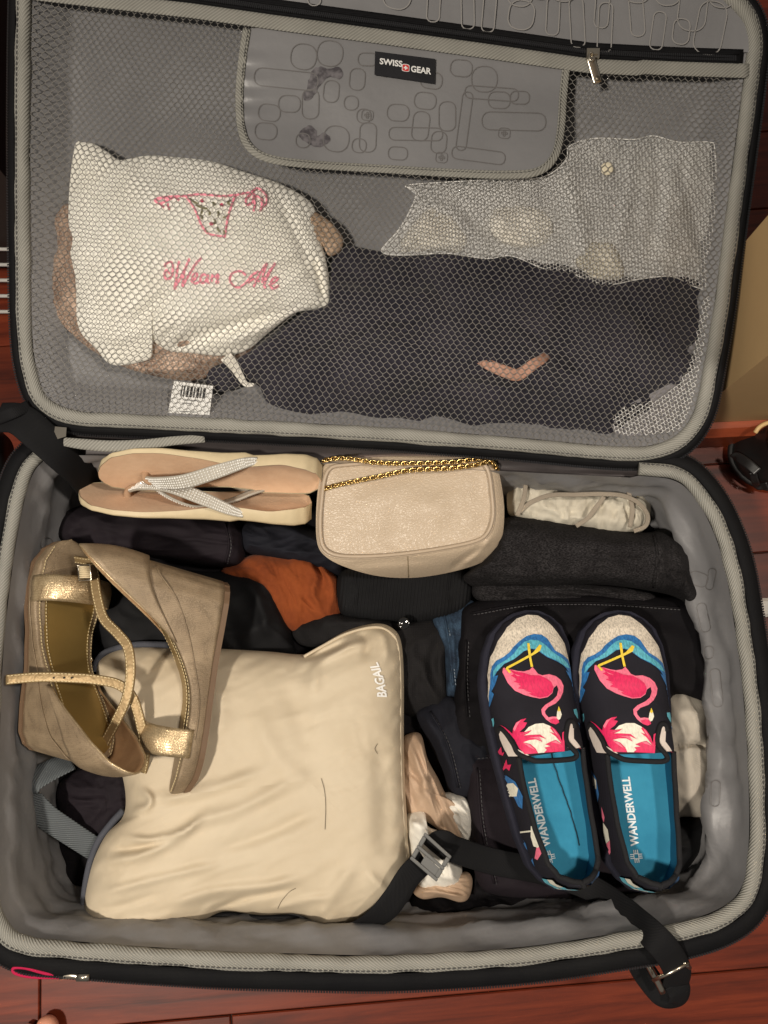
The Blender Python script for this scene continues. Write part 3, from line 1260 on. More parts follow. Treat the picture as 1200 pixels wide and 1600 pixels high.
A, B, C_, D = W(1012, 1506, .188), W(1074, 1508, .196), W(1084, 1520, .190), W(1032, 1550, .178)
m = MB()
m.tube(catmull([W(1010, 1503, .190), W(1024, 1528, .184), W(1036, 1551, .178)], 4), lambda t: (0.003, 0.002), 8)
m.tube([W(1020, 1532, .190), W(1050, 1518, .200), W(1076, 1504, .200)], 0.0018, 8)
m.tube([W(1066, 1502, .200), W(1078, 1512, .196)], 0.0022, 8)
m.obj('strap_slider', M_STEEL, case)
# side-release buckle (female frame and tongue), dark grey plastic
bk = [(640, 1342), (664, 1300), (706, 1338), (682, 1378)]


def bkp(u, v, z):
    a = Vector(bk[0]).lerp(Vector(bk[3]), u)
    b = Vector(bk[1]).lerp(Vector(bk[2]), u)
    p = a.lerp(b, v)
    return W(p.x, p.y, z)


m = MB()
HZ = .187
for q in ([(0, 0), (1, 0), (1, .12), (0, .12)], [(0, .43), (1, .43), (1, .55), (0, .55)], [(0, .88), (1, .88), (1, 1), (0, 1)],
          [(0, .12), (.13, .12), (.13, .43), (0, .43)], [(.87, .12), (1, .12), (1, .43), (.87, .43)],
          [(0, .55), (.13, .55), (.13, .88), (0, .88)], [(.87, .55), (1, .55), (1, .88), (.87, .88)]):
    m.loft([[bkp(u, v, HZ + z) for u, v in q] for z in (-0.004, 0.0035)], True, False, True)
bo = m.obj('buckle', M_GPLAST, case, False)
bv = bo.modifiers.new('bevel', 'BEVEL')
bv.width = 0.0009
bv.segments = 2
m = MB()
m.loft([[bkp(u, v, HZ + z) for u, v in ((.34, .08), (.9, .08), (.9, .42), (.34, .42))] for z in (-0.003, 0.0022)], True, False, True)
m.obj('buckle_tongue', M_GPLAST, bo, False)
# black wheel housing at the left, tray corner at the right
m = MB()
wc = W(-14, 712, 0.13)
secs = []
for k in range(7):
    a = k / 6
    r = 0.030 * (1 - 0.25 * abs(2 * a - 1) ** 3)
    secs.append([wc + Vector(((a - 0.5) * 0.034, r * cos(t * pi / 12), r * sin(t * pi / 12))) for t in range(24)])
m.loft(secs, True, False, True)
m.obj('wheel', plain('black_rubber', (0.012, 0.012, 0.012), 0.45), case)
# pink cord and slider at the lower left
m = MB()
m.tube(catmull([W(x, y, z) for x, y, z in ((98, 1524, .193), (70, 1520, .197), (40, 1512, .198), (22, 1512, .197), (24, 1520, .196), (50, 1526, .194), (96, 1527, .193))], 6), 0.0017, 7)
m.obj('pink_cord', fabric('magenta_cord', srgb(190, 22, 74), None, 3000, 0.5, 0.6), case)
m = MB()
m.tube(catmull([W(x, y, z) for x, y, z in ((94, 1525, .194), (112, 1524, .196), (128, 1527, .196), (142, 1529, .195))], 4), lambda t: (0.0035 - 0.001 * t, 0.002), 8)
m.box(W(130, 1527, .198), Vector((0.006, 0, 0)), Vector((0, 0.003, 0)), Vector((0, 0, 0.0018)))
m.obj('zipper_slider', M_STEEL, case)

# print on the right wall of the liner
from mathutils.bvhtree import BVHTree
_lt = liner.data
_bv = BVHTree.FromPolygons([tuple(v.co) for v in _lt.vertices], [tuple(p.vertices) for p in _lt.polygons])


def wall_hit(px, py):
    d = ray(px, py).normalized()
    h = _bv.ray_cast(CAMP, d)
    n = h[1] if h[1].dot(d) < 0 else -h[1]
    return h[0] + n * .0012


loops('printed_pattern', [(1092, 905, 30, 22, 9, .3), (1100, 965, 16, 46, 7, -.2), (1108, 1020, 14, 20, 6, .1), (1112, 905, 12, 34, 5, .2), (1120, 1075, 16, 60, 7, -.1), (1118, 1240, 14, 40, 6, .05), (60, 900, 14, 26, 6, .3), (48, 1000, 16, 40, 7, .1), (36, 1120, 14, 30, 6, .1), (72, 850, 18, 20, 7, .2)], wall_hit, 1.3, M_PRINT, liner)
# ================================================================== CLOTHES IN THE TRAY
def black_cloth(name, tint=(0.0075, 0.0065, 0.0078), rough=0.8, weave=1400, wb=0.3, nb=0.25, sheen=0.0, spec=0.12, nbscale=45):
    return fabric(name, tint, tuple(x * 0.7 for x in tint), weave, wb, rough, sheen, 18, nb, spec=spec, nbscale=nbscale)


M_BK1 = black_cloth('black_jersey')
M_BK2 = black_cloth('black_plum_cotton', (0.014, 0.0098, 0.0135), spec=.2)
M_NV = black_cloth('ink_navy_cotton', (0.010, 0.0105, 0.016), spec=.2)
M_CH = black_cloth('soft_black_knit', (0.016, 0.015, 0.0155), .9, 1000, .6, .35)
M_BK3 = black_cloth('black_satin', (0.007, 0.007, 0.008), 0.7, 3000, 0.05, 0.15, 0.0, 0.16)


def garment(name, outline, mat, ze, zc, zb, label, cat, amp=0.006, scale=42, seed=0.0, ax=0.0, st=1.5, lines=None, p=3.0, q=0.5,
            center=None, n=150, rings=26, group=None):
    fl = folds(lines) if lines else None

    def zt_(x, y, t):
        h = ze + (zc - ze) * dome(t, p, q)
        h += 1.25 * amp * (crumple(x, y, scale, seed, ax, st) - 0.4) * (0.45 + 0.55 * dome(t, 3, 0.5))
        if fl:
            h += fl(x, y)
        return h
    o = blob(name, outline, mat, zt_, zb, None, None, n, rings, center)
    return tag(o, label, cat, group)


# layers that lie deepest
garment('dark_gap_fill', [(110, 780), (400, 775), (760, 790), (1060, 830), (1110, 1000), (1110, 1300), (1050, 1400), (700, 1425), (300, 1425), (110, 1410), (70, 1200), (70, 900)],  # added black fill sheet, stands in for the shade in the gaps
        M_BK1, .06, .088, .034, 'added black fill layer under all the clothes that makes the gaps look dark', 'fill layer', .008, 60, 1.0, 0.2, 1.8, n=180, rings=36, p=6)
garment('rolled_black_sweater', [(78, 828), (100, 800), (150, 788), (250, 795), (330, 806), (372, 814), (384, 846), (376, 882), (330, 886), (250, 874), (170, 862), (100, 852)],
        M_BK2, .09, .135, .06, 'rolled black sweater lying below the flip flops at the left', 'sweater', .006, 34, 3.0, 0.1, 2.5, center=((130, 825), (340, 850)),
        lines=[([(110, 830), (200, 835), (330, 850)], 10, -.004), ([(356, 815), (362, 850), (355, 885)], 4, .003)])
garment('rolled_black_leggings', [(372, 822), (430, 812), (500, 830), (530, 850), (535, 900), (480, 885), (400, 868), (376, 860)],
        M_NV, .085, .122, .05, 'rolled black leggings between the flip flops and the rust orange top', 'leggings', .006, 30, 5.0, 0.15, 2.0, center=((400, 842), (500, 862)))
garment('black_satin_top', [(140, 940), (230, 892), (330, 893), (404, 890), (428, 915), (448, 965), (458, 1000), (450, 1030), (300, 1040), (170, 1040), (140, 1000)],
        M_BK3, .09, .128, .05, 'smooth black satin top between the wedge sandals and the rust orange top', 'top', .005, 46, 7.0, 0.5, 1.8, center=((200, 965), (400, 960)),
        lines=[([(380, 900), (405, 940), (420, 1000)], 9, .006), ([(300, 905), (330, 960), (330, 1010)], 12, .005), ([(200, 930), (250, 960), (330, 975)], 10, .005)])
M_RUST = fabric('rust_crepe', srgb(138, 68, 29), srgb(114, 52, 21), 1800, 0.5, 0.75, 0.05, 22, 0.35, spec=0.2, nbscale=110)
garment('rust_orange_top', [(345, 892), (372, 876), (400, 866), (440, 868), (474, 862), (505, 880), (528, 905), (534, 945), (526, 975), (490, 985), (450, 985), (420, 950), (400, 918), (370, 905)],
        M_RUST, .095, .120, .05, 'rust orange pleated top showing between black garments', 'top', .004, 22, 11.0, 1.2, 2.2,
        lines=[([(478, 866), (494, 900), (488, 925), (505, 960)], 5, .007), ([(486, 872), (505, 905), (500, 930)], 4, -.006), ([(440, 872), (462, 910), (470, 955)], 6, .004),
               ([(410, 875), (425, 905), (450, 950)], 7, .004), ([(500, 880), (520, 915), (515, 960)], 5, .006), ([(360, 890), (400, 900), (430, 930)], 7, .004)])
# ribbed cloth: fine parallel ribs in the geometry
def rib_z(x, y, t):
    return .093 + .034 * dome(t, 5, .5) + .0011 * sin((x + (y - 930) * 0.10) * 1.15) + 0.003 * crumple(x, y, 50, 2, 0, 2)


o = blob('ribbed_black_sweater', [(528, 900), (560, 885), (640, 880), (720, 890), (738, 915), (730, 950), (700, 965), (640, 975), (560, 968), (530, 955)],
         black_cloth('black_rib_knit', (0.012, 0.012, 0.013), 0.85), rib_z, .05, n=420, rings=26, center=((560, 925), (700, 925)))
tag(o, 'ribbed black sweater folded below the beige purse', 'sweater')
cd_z = lambda x, y: 0
garment('black_cardigan', [(455, 985), (500, 958), (560, 962), (640, 968), (700, 962), (712, 1000), (705, 1060), (690, 1110), (640, 1120), (610, 1080), (600, 1000), (540, 1000), (480, 1012)],
        M_CH, .09, .124, .04, 'black cardigan with a dark button beside the cream packing cube', 'cardigan', .007, 40, 13.0, 1.3, 2.0,
        center=((560, 985), (655, 1050)), lines=[([(640, 975), (645, 1030), (640, 1100)], 8, .006), ([(672, 990), (660, 1050), (665, 1110)], 9, .007), ([(500, 975), (580, 972), (650, 978)], 7, .005)])
cg = bpy.data.objects['black_cardigan']
bc = W(631, 974, .139)
m = MB()
for r_, z_ in ():
    pass
m.loft([[bc + Vector((r * cos(a * pi / 10), r * sin(a * pi / 10), z)) for a in range(20)] for r, z in ((0.0055, -0.003), (0.0066, -0.001), (0.0066, 0.0008), (0.0052, 0.0018), (0.004, 0.0010), (0.0005, 0.0008))], True, False, True)
m.obj('button', plain('black_button', (0.01, 0.01, 0.01), 0.12, coat=0.5), cg)
M_DENIM = fabric('dark_denim', srgb(52, 72, 92), srgb(30, 42, 58), 1500, 0.9, 0.9, 0.0, 60, 0.2, twill=True, heather=0.25)
garment('denim_jeans', [(676, 962), (700, 950), (738, 938), (748, 975), (735, 1010), (725, 1050), (722, 1085), (700, 1090), (696, 1060), (690, 1010), (680, 985)],
        M_DENIM, .10, .127, .05, 'blue denim jeans edge peeking out beside the black trousers', 'jeans', .005, 26, 17.0, 1.4, 2.2, lines=[([(700, 955), (708, 1000), (712, 1080)], 4, .005)])
garment('rolled_black_shirt', [(650, 1115), (665, 1098), (700, 1085), (760, 1090), (790, 1130), (780, 1230), (740, 1250), (705, 1245), (690, 1200), (665, 1150)],
        M_NV, .095, .133, .05, 'rolled black shirt between the tan shapewear and the flamingo shoes', 'shirt', .006, 36, 19.0, 1.1, 2.0, lines=[([(662, 1115), (690, 1165), (712, 1240)], 7, .006)])
# trousers under the slip-ons
garment('black_trousers', [(715, 985), (730, 945), (800, 932), (900, 928), (1020, 932), (1075, 938), (1096, 975), (1112, 1030), (1134, 1072), (1130, 1100), (1108, 1104), (1062, 1086), (1050, 1100), (1048, 1180), (900, 1200), (720, 1180), (712, 1060)],
        M_BK1, .112, .140, .06, 'folded black trousers under the toes of the flamingo shoes', 'trousers', .005, 60, 23.0, 0.1, 2.0, center=((780, 1040), (1020, 1030)), n=200, p=5,
        lines=[([(1085, 960), (1095, 1020), (1118, 1090)], 8, .006), ([(740, 1000), (850, 985), (1000, 990)], 12, .004), ([(728, 960), (724, 1040), (722, 1100)], 6, .005)])
garment('black_skirt', [(722, 1170), (760, 1164), (850, 1166), (1000, 1170), (1052, 1180), (1056, 1290), (1040, 1385), (960, 1400), (860, 1404), (780, 1400), (745, 1375), (733, 1290), (728, 1220)],
        M_BK2, .108, .134, .05, 'folded plum black skirt under the heels of the flamingo shoes', 'skirt', .005, 60, 29.0, 0.0, 2.0, center=((800, 1280), (980, 1280)), n=180, p=6,
        lines=[([(724, 1178), (800, 1176), (900, 1178)], 4, .003), ([(745, 1190), (750, 1290), (770, 1390)], 9, .004)])
garment('black_scarf', [(642, 1400), (680, 1385), (735, 1395), (740, 1330), (800, 1380), (860, 1400), (850, 1418), (760, 1424), (700, 1440), (650, 1440)],
        M_BK1, .07, .10, .04, 'crumpled black scarf at the front wall beside the strap buckle', 'scarf', .006, 30, 31.0)
# heather charcoal roll
M_HEATH = fabric('charcoal_heather_jersey', srgb(46, 44, 45), srgb(34, 32, 33), 1300, 0.6, 0.95, 0.0, 30, 0.35, heather=0.75, spec=0.15)
garment('charcoal_sweatpants', [(722, 902), (748, 880), (770, 850), (786, 812), (820, 806), (900, 818), (1000, 832), (1040, 828), (1076, 850), (1088, 872), (1084, 900), (1100, 940), (1084, 952), (1060, 936), (1030, 926), (940, 914), (850, 916), (770, 918), (735, 916)],
        M_HEATH, .102, .172, .06, 'rolled charcoal heather sweatpants to the right of the beige purse', 'sweatpants', .007, 34, 37.0, 0.12, 2.6,
        center=((790, 868), (1050, 884)), n=220, lines=[([(1028, 832), (1034, 870), (1026, 925)], 4, .005), ([(1038, 832), (1046, 870), (1040, 925)], 3, -.005), ([(1050, 840), (1066, 880), (1080, 945)], 8, .006),
                                                       ([(1070, 850), (1068, 890), (1060, 930)], 5, -.004), ([(800, 880), (900, 892), (1020, 900)], 12, -.003), ([(790, 830), (900, 845), (1020, 856)], 14, .003)])
garment('charcoal_leggings', [(735, 918), (760, 905), (900, 908), (1010, 922), (1030, 945), (1000, 952), (900, 940), (800, 944), (750, 940)],
        M_HEATH, .10, .128, .06, 'thin folded charcoal leggings just below the rolled heather sweatpants', 'leggings', .005, 26, 41.0, 0.1, 2.4, center=((770, 926), (990, 934)),
        lines=[([(760, 930), (880, 926), (1000, 940)], 5, -.005)])
# stone drawstring trousers
M_STONE = fabric('stone_cotton', srgb(206, 199, 182), srgb(188, 180, 163), 1500, 0.3, 0.85, 0.0, 20, 0.15, spec=0.2)
dr = garment('drawstring_trousers', [(792, 790), (794, 764), (812, 744), (850, 750), (900, 762), (960, 764), (1004, 764), (1018, 780), (1014, 812), (1000, 832), (950, 836), (880, 828), (820, 815), (797, 806)],
             M_STONE, .10, .138, .05, 'pale stone drawstring trousers in the back right corner with grey cords', 'trousers', .007, 20, 43.0, 1.5, 2.0, center=((830, 785), (980, 800)),
             lines=[([(850, 765), (846, 785), (860, 800)], 4, .005), ([(866, 775), (866, 795), (880, 812)], 4, .005), ([(890, 775), (884, 800), (890, 820)], 4, .005), ([(955, 775), (965, 800), (960, 825)], 5, .006), ([(980, 775), (985, 800), (980, 825)], 4, -.005)])
M_CORD = fabric('grey_flat_cord', srgb(160, 148, 132), None, 2500, 0.6, 0.8)
for c in ([(812, 800, .145), (830, 785, .150), (860, 774, .154), (900, 773, .156), (940, 772, .155), (975, 775, .152), (1000, 788, .148), (1012, 806, .142), (1008, 822, .136), (990, 830, .133)],
          [(900, 822, .150), (918, 810, .152), (932, 792, .154), (944, 776, .156)],
          [(822, 752, .146), (818, 780, .149), (808, 806, .144)], [(982, 768, .148), (988, 796, .148), (984, 824, .142)]):
    P = catmull([W(*q) for q in c], 8)
    ribbon(P, 0.0048, 0.0016, Vector((0.1, 0.1, 1))).obj('drawstring', M_CORD, dr)
# right edge rolls
M_GREY = fabric('stone_grey_twill', srgb(186, 178, 164), srgb(166, 158, 146), 1800, 0.3, 0.85, 0, 18, 0.12, twill=True, spec=0.2)
garment('stone_trousers', [(1035, 1100), (1055, 1080), (1090, 1082), (1104, 1100), (1104, 1140), (1112, 1180), (1110, 1230), (1104, 1272), (1070, 1276), (1035, 1272), (1025, 1180)],
        M_GREY, .11, .148, .05, 'rolled pale stone trousers to the right of the flamingo shoes', 'trousers', .004, 34, 47.0, 1.2, 2.0,
        lines=[([(1050, 1168), (1080, 1162), (1108, 1168)], 4, -.012), ([(1060, 1105), (1085, 1120), (1100, 1150)], 8, .004), ([(1060, 1250), (1085, 1240), (1106, 1190)], 7, .004)])
garment('rolled_black_jacket', [(1035, 1275), (1070, 1274), (1100, 1276), (1108, 1300), (1098, 1330), (1070, 1365), (1040, 1385), (1020, 1370), (1025, 1300)],
        M_BK3, .09, .13, .05, 'rolled black jacket in the front right corner of the suitcase', 'jacket', .006, 36, 53.0)
# small pale things beside the cube
M_TAN = fabric('tan_stretch', srgb(186, 160, 136), srgb(170, 144, 120), 2500, 0.15, 0.7, 0.0, 20, 0.1, spec=0.35)
M_WHT = fabric('white_cotton', srgb(232, 228, 218), srgb(214, 208, 196), 1800, 0.3, 0.85, 0, 20, 0.15, spec=0.2)
garment('tan_shapewear', [(628, 1160), (640, 1146), (658, 1148), (668, 1185), (684, 1215), (700, 1245), (726, 1262), (735, 1300), (715, 1320), (690, 1300), (660, 1280), (636, 1275), (622, 1220)],
        M_TAN, .10, .134, .05, 'tan stretch shapewear crumpled beside the packing cube', 'shapewear', .0055, 22, 59.0, 1.1, 3.6,
        lines=[([(640, 1160), (655, 1200), (668, 1240), (690, 1300)], 7, .008), ([(652, 1150), (664, 1185), (672, 1215)], 4, .007), ([(636, 1205), (652, 1215), (660, 1240)], 6, -.006), ([(672, 1215), (660, 1228), (668, 1250)], 6, .006)])
garment('white_camisole', [(632, 1290), (640, 1268), (662, 1264), (668, 1290), (690, 1300), (716, 1320), (722, 1370), (712, 1388), (680, 1392), (655, 1385), (640, 1340)],
        M_WHT, .11, .146, .05, 'white cotton camisole crumpled under the strap buckle', 'camisole', .0055, 20, 61.0, 0.9, 3.2,
        lines=[([(640, 1285), (655, 1290), (665, 1310)], 6, .007), ([(690, 1325), (700, 1350), (712, 1382)], 6, .008), ([(680, 1365), (700, 1372), (715, 1376)], 5, .006)])
garment('white_shirt', [(690, 1240), (722, 1242), (738, 1262), (740, 1300), (728, 1318), (710, 1300), (694, 1270)],
        M_WHT, .10, .130, .05, 'white shirt corner between the tan shapewear and the black skirt', 'shirt', .005, 16, 67.0, 0.9, 3.0)
garment('nude_bra', [(645, 1392), (660, 1376), (700, 1382), (725, 1362), (738, 1372), (734, 1400), (720, 1410), (690, 1402), (660, 1405)],
        M_TAN, .10, .130, .05, 'nude stretch bra below the white camisole at the front', 'bra', .005, 18, 71.0, 0.4, 3.2, lines=[([(655, 1390), (690, 1396), (728, 1402)], 4, .006)])
# left front corner
garment('black_shorts', [(90, 1230), (130, 1200), (200, 1190), (230, 1240), (215, 1330), (180, 1345), (140, 1320), (100, 1280)],
        M_BK2, .085, .115, .05, 'black shorts in the front left corner beside the grey webbing loop', 'shorts', .006, 30, 73.0)

# hems, waistbands and stitching that separate the dark layers
def on(o_name, pts, lift=.0012, n=8):
    me = bpy.data.objects[o_name].data
    bv = BVHTree.FromPolygons([tuple(v.co) for v in me.vertices], [tuple(p.vertices) for p in me.polygons])
    out = []
    for q in catmull([(x, y, 0) for x, y in pts], n):
        h = bv.ray_cast(CAMP, ray(q.x, q.y).normalized())[0]
        if h is not None:
            out.append(h + Vector((0, 0, lift)))
    return out


M_THB = plain('black_thread', (.03, .028, .03), .6)
for nm, pl in (('black_skirt', [(736, 1182), (800, 1178), (860, 1180)]), ('black_skirt', [(745, 1200), (752, 1290), (772, 1380)]), ('black_trousers', [(736, 958), (820, 944), (930, 942), (1060, 950)]),
               ('black_trousers', [(728, 1000), (726, 1060), (730, 1120)]), ('rolled_black_sweater', [(352, 818), (358, 850), (352, 880)]), ('black_trousers', [(1086, 970), (1102, 1030), (1122, 1078)]),
               ('rolled_black_shirt', [(672, 1112), (698, 1160), (716, 1230)]), ('charcoal_sweatpants', [(1022, 836), (1026, 870), (1020, 918)]), ('denim_jeans', [(694, 960), (702, 1010), (708, 1070)])):
    P = on(nm, pl)
    if len(P) > 3:
        ob = bpy.data.objects[nm]
        MB().tube(P, .0011, 6).obj('hem', ob.data.materials[0], ob)
        stitches('hem_stitching', [p + Vector((.0028, -.0022, .0006)) for p in P], (0, 0, 1), .0026, .0016, .0004, plain('blue_thread', srgb(120, 130, 140), .7) if 'denim' in nm else M_THB, ob)
# ================================================================== PACKING CUBE
M_CREAM = fabric('cream_nylon', srgb(198, 184, 160), srgb(190, 175, 150), 3600, 0.12, 0.6, 0, 10, 0.10, spec=0.3, nbscale=70)
cube_out = [(150, 1040), (170, 1020), (210, 1011), (280, 1012), (350, 1014), (420, 1018), (478, 1022), (508, 1004), (545, 984), (588, 974), (614, 982), (627, 1004), (631, 1060), (631, 1150),
            (633, 1230), (638, 1310), (642, 1370), (638, 1405), (612, 1436), (584, 1440), (548, 1444), (512, 1450), (490, 1440), (460, 1428), (410, 1430), (352, 1424), (322, 1436), (290, 1450),
            (230, 1460), (170, 1464), (142, 1462), (132, 1440), (134, 1395), (146, 1345), (166, 1304), (192, 1276), (196, 1240), (186, 1190), (172, 1130), (156, 1080)]
fl_c = folds([
    ([(150, 1398), (210, 1382), (290, 1362), (352, 1348)], 7, .0042), ([(150, 1350), (215, 1338), (270, 1312), (330, 1270)], 8, .0060), ([(165, 1330), (230, 1322), (300, 1300)], 5, -.0035),
    ([(190, 1308), (240, 1312), (290, 1298), (322, 1268)], 6, .0055), ([(200, 1268), (228, 1262), (234, 1246), (214, 1230)], 7, .0060), ([(240, 1252), (320, 1236), (420, 1200)], 9, .0045),
    ([(300, 1290), (380, 1260), (470, 1212)], 10, .0045), ([(330, 1330), (420, 1302), (500, 1262)], 10, -.0040), ([(250, 1420), (330, 1394), (420, 1384), (490, 1366)], 9, .0052),
    ([(330, 1428), (380, 1404), (470, 1386)], 6, -.0048), ([(420, 1428), (470, 1408), (520, 1402)], 7, .0042), ([(500, 1440), (520, 1400), (560, 1340)], 12, .0040),
    ([(480, 1024), (512, 1016), (545, 1002)], 6, -.0065), ([(498, 1034), (530, 1016), (580, 1000)], 7, .0055), ([(478, 1026), (490, 1050), (486, 1090)], 12, .0050), ([(560, 985), (575, 1005), (568, 1030)], 6, -.0045),
    ([(588, 978), (600, 1000), (604, 1030)], 6, .0035), ([(440, 1060), (470, 1120), (480, 1180)], 18, -.0035), ([(590, 1150), (600, 1250), (598, 1350)], 16, -.0038), ([(330, 1060), (345, 1110), (340, 1160)], 14, .003),
    ([(395, 1100), (430, 1180), (500, 1240)], 16, .003), ([(570, 1360), (600, 1390), (620, 1400)], 8, .004), ([(180, 1445), (240, 1436), (300, 1420)], 8, .0035), ([(140, 1425), (200, 1412), (260, 1392)], 6, -.003)])


def cube_h(x, y, t=0.5):
    edge = 1.0
    h = .128 + .052 * dome(t, 4.2, .55)
    h += fl_c(x, y) * smooth(1.0, 0.93, t) * 1.35
    h += .0026 * nz((x * .012, y * .012, 2.0)) + .0018 * (crumple(x, y, 30, 4.4, -0.42, 3.2) - .4)
    h += .0014 * sin(y * .16 + x * .05 + 3 * nz((x * .01, y * .01))) * smooth(590, 628, x) * smooth(1.0, .9, t)
    h += .0024 * smooth(.80, .95, t) * smooth(1.0, .98, t) * sin(x * .17 + y * .19 + 4 * nz((x * .015, y * .015, 6))) * (.4 + nz((x * .02, y * .02, 9)))
    h += .0008 * (crumple(x, y, 13, 7.7, .9, 2.0) - .4) * (.3 + max(0, nz((x * .01, y * .01, 21))) * 1.6)
    return h


cube = empty('packing_cube', 'cream nylon packing cube lying under the wedge sandals', 'packing cube', None, W(390, 1240, .12))
body = blob('fabric_body', cube_out, M_CREAM, cube_h, .088, cube, None, 320, 66, ((300, 1240), (480, 1220)), 0.95)
CO = resample(catmull([(x, y, 0) for x, y in cube_out], 6, True), 320, True)


def cube_t(x, y):
    """ring coordinate of a point of the cube (0 centre, 1 outline)"""
    a, b = Vector((300, 1240)), Vector((480, 1220))
    p = Vector((x, y))
    t = max(0, min(1, (p - a).dot(b - a) / (b - a).dot(b - a)))
    c = a.lerp(b, t)
    d = p - c
    if d.length < 1e-6:
        return 0
    best = 1.0
    lo, hi = 0.5, 4.0
    for _ in range(14):
        mid = (lo + hi) / 2
        q = c + d * mid
        if inside([(v.x, v.y) for v in CO[::4]], q.x, q.y):
            lo = mid
        else:
            hi = mid
    return min(1.0, 1 / lo)


# dark zipper edge on the left and the front
M_ZGREY = fabric('slate_zip_tape', srgb(74, 76, 84), None, 2600, 0.4, 0.7)
seg = [(196, 1266, .130), (176, 1288, .129), (156, 1316, .128), (144, 1348, .127), (136, 1390, .127), (133, 1430, .127), (136, 1452, .127), (146, 1463, .127)]
P = catmull([W(x - 3, y, z) for x, y, z in seg], 8)
MB().tube(P, lambda t: (0.0038, 0.0034), 10).obj('zipper_edge', M_ZGREY, cube)
seg = [(146, 1463, .1265), (200, 1465, .125), (262, 1458, .124), (310, 1444, .123), (345, 1428, .122), (400, 1432, .122), (460, 1433, .122), (505, 1453, .122), (550, 1448, .122), (600, 1442, .122)]
P = catmull([W(x, y + 2, z) for x, y, z in seg], 8)
MB().tube(P, lambda t: (0.0030, 0.0034), 10).obj('zipper_edge', plain('black_zip', (0.012, 0.012, 0.014), 0.6), cube)
seg = [(150, 1050, .132), (152, 1034, .134), (168, 1019, .134), (205, 1009, .133), (250, 1008, .132), (300, 1011, .13)]
P = catmull([W(x, y - 1, z) for x, y, z in seg], 8)
MB().tube(P, lambda t: (0.0036, 0.0032), 10).obj('zipper_edge', M_ZGREY, cube)
# seam piping along the right and upper right edge
sp = [(478, 1024), (508, 1007), (545, 988), (588, 978), (612, 986), (624, 1006), (628, 1060), (628, 1150), (630, 1230), (635, 1310), (638, 1370)]
P = []
for q in catmull([(x, y, 0) for x, y in sp], 8):
    P.append(W(q.x - 3, q.y + 2, cube_h(q.x - 3, q.y + 2, .975) + .0012 + .0008 * sin(q.y * .35)))
MB().tube(P, 0.0017, 8).obj('seam_piping', M_CREAM, cube)
# zipper pull hanging at the corner by the sandals
m = MB()
m.tube(catmull([W(134, 1028, .14), W(140, 1026, .143), W(144, 1032, .142), W(138, 1034, .14)], 5), 0.001, 6)
m.obj('zipper_pull', M_STEEL, cube)
# lettering printed on the corner, running up the seam and bending with the fold
def bag_place(x, y):
    t = x / 4.05
    px = 604 - 4 * t - 16 * t * t - y * (21 - 2 * t) * cos(0.20 * t)
    py = 1090 - 66 * t + y * 5.0 * t - y * 1.0
    return W(px, py, cube_h(px, py, cube_t(px, py)) + .0020)


text_mesh('lettering', 'BAGAIL', bag_place, plain('cream_white_print', (0.92, 0.91, 0.88), 0.6), cube, 1.0, 0.03, 0, 0, 'LEFT')
# loose hairs on the cube
M_HAIR = plain('brown_hair', (0.05, 0.03, 0.015), 0.5)
for k, (pl, lab) in enumerate((([(502, 1216), (507, 1235), (509, 1260), (508, 1296)], 'long curved hair lying on the right half of the packing cube'),
                               ([(462, 1388), (452, 1394), (440, 1408), (434, 1420)], 'short dark hair near the front edge of the packing cube'),
                               ([(590, 1162), (586, 1170), (590, 1178)], 'tiny curled hair near the right seam of the packing cube'))):
    c = catmull([(x, y, 0) for x, y in pl], 8)
    o = MB().tube([W(q.x, q.y, cube_h(q.x, q.y, cube_t(q.x, q.y)) + .0012) for q in c], 0.00022, 5).obj('hair_strand', M_HAIR)
    tag(o, lab, 'hair', 'loose hairs on the packing cube')
# ================================================================== PURSE
N = NT('beige_pebbled_leather')
tc = N.n('ShaderNodeTexCoord')
vo = N.n('ShaderNodeTexVoronoi', feature='DISTANCE_TO_EDGE', i_Scale=400.0)
nw = N.n('ShaderNodeTexNoise', i_Scale=120.0, i_Detail=3.0)
va = N.n('ShaderNodeVectorMath', operation='MULTIPLY_ADD')
va.inputs[1].default_value = (0.006, 0.006, 0.006)
N.l(tc.outputs['Object'], nw.inputs['Vector'])
N.l(nw.outputs['Color'], va.inputs[0])
N.l(tc.outputs['Object'], va.inputs[2])
mpv = N.n('ShaderNodeMapping')
mpv.inputs['Scale'].default_value = (0.62, 1.0, 1.0)
N.l(va.outputs[0], mpv.inputs['Vector'])
N.l(mpv.outputs['Vector'], vo.inputs['Vector'])
mr = N.n('ShaderNodeMapRange', i_From_Min=0.0, i_From_Max=0.28)
N.l(vo.outputs['Distance'], mr.inputs['Value'])
mx = N.n('ShaderNodeMix', data_type='RGBA')
mx.inputs['A'].default_value = c4(srgb(182, 164, 141))
mx.inputs['B'].default_value = c4(srgb(189, 171, 148))
N.l(mr.outputs['Result'], mx.inputs['Factor'])
N.l(mx.outputs['Result'], N.b.inputs['Base Color'])
b1 = N.n('ShaderNodeBump', i_Strength=0.34, i_Distance=0.0007)
N.l(mr.outputs['Result'], b1.inputs['Height'])
N.l(b1.outputs['Normal'], N.b.inputs['Normal'])
N.set(Roughness=0.38)
M_LEATH = N.m
M_LEATH2 = plain('beige_smooth_leather', srgb(182, 163, 140), 0.42)
M_GOLD = plain('gold_metal', srgb(206, 176, 116), 0.24, 1.0)
purse = empty('purse', 'beige pebbled leather purse with a gold chain strap', 'purse', None, W(640, 810, .13))
sil = [(508, 726), (540, 716), (620, 713), (700, 712), (762, 714), (776, 728), (784, 760), (788, 800), (784, 842), (770, 868), (740, 884), (690, 897), (640, 903), (590, 900), (545, 888), (512, 872), (496, 850), (494, 800), (499, 750)]
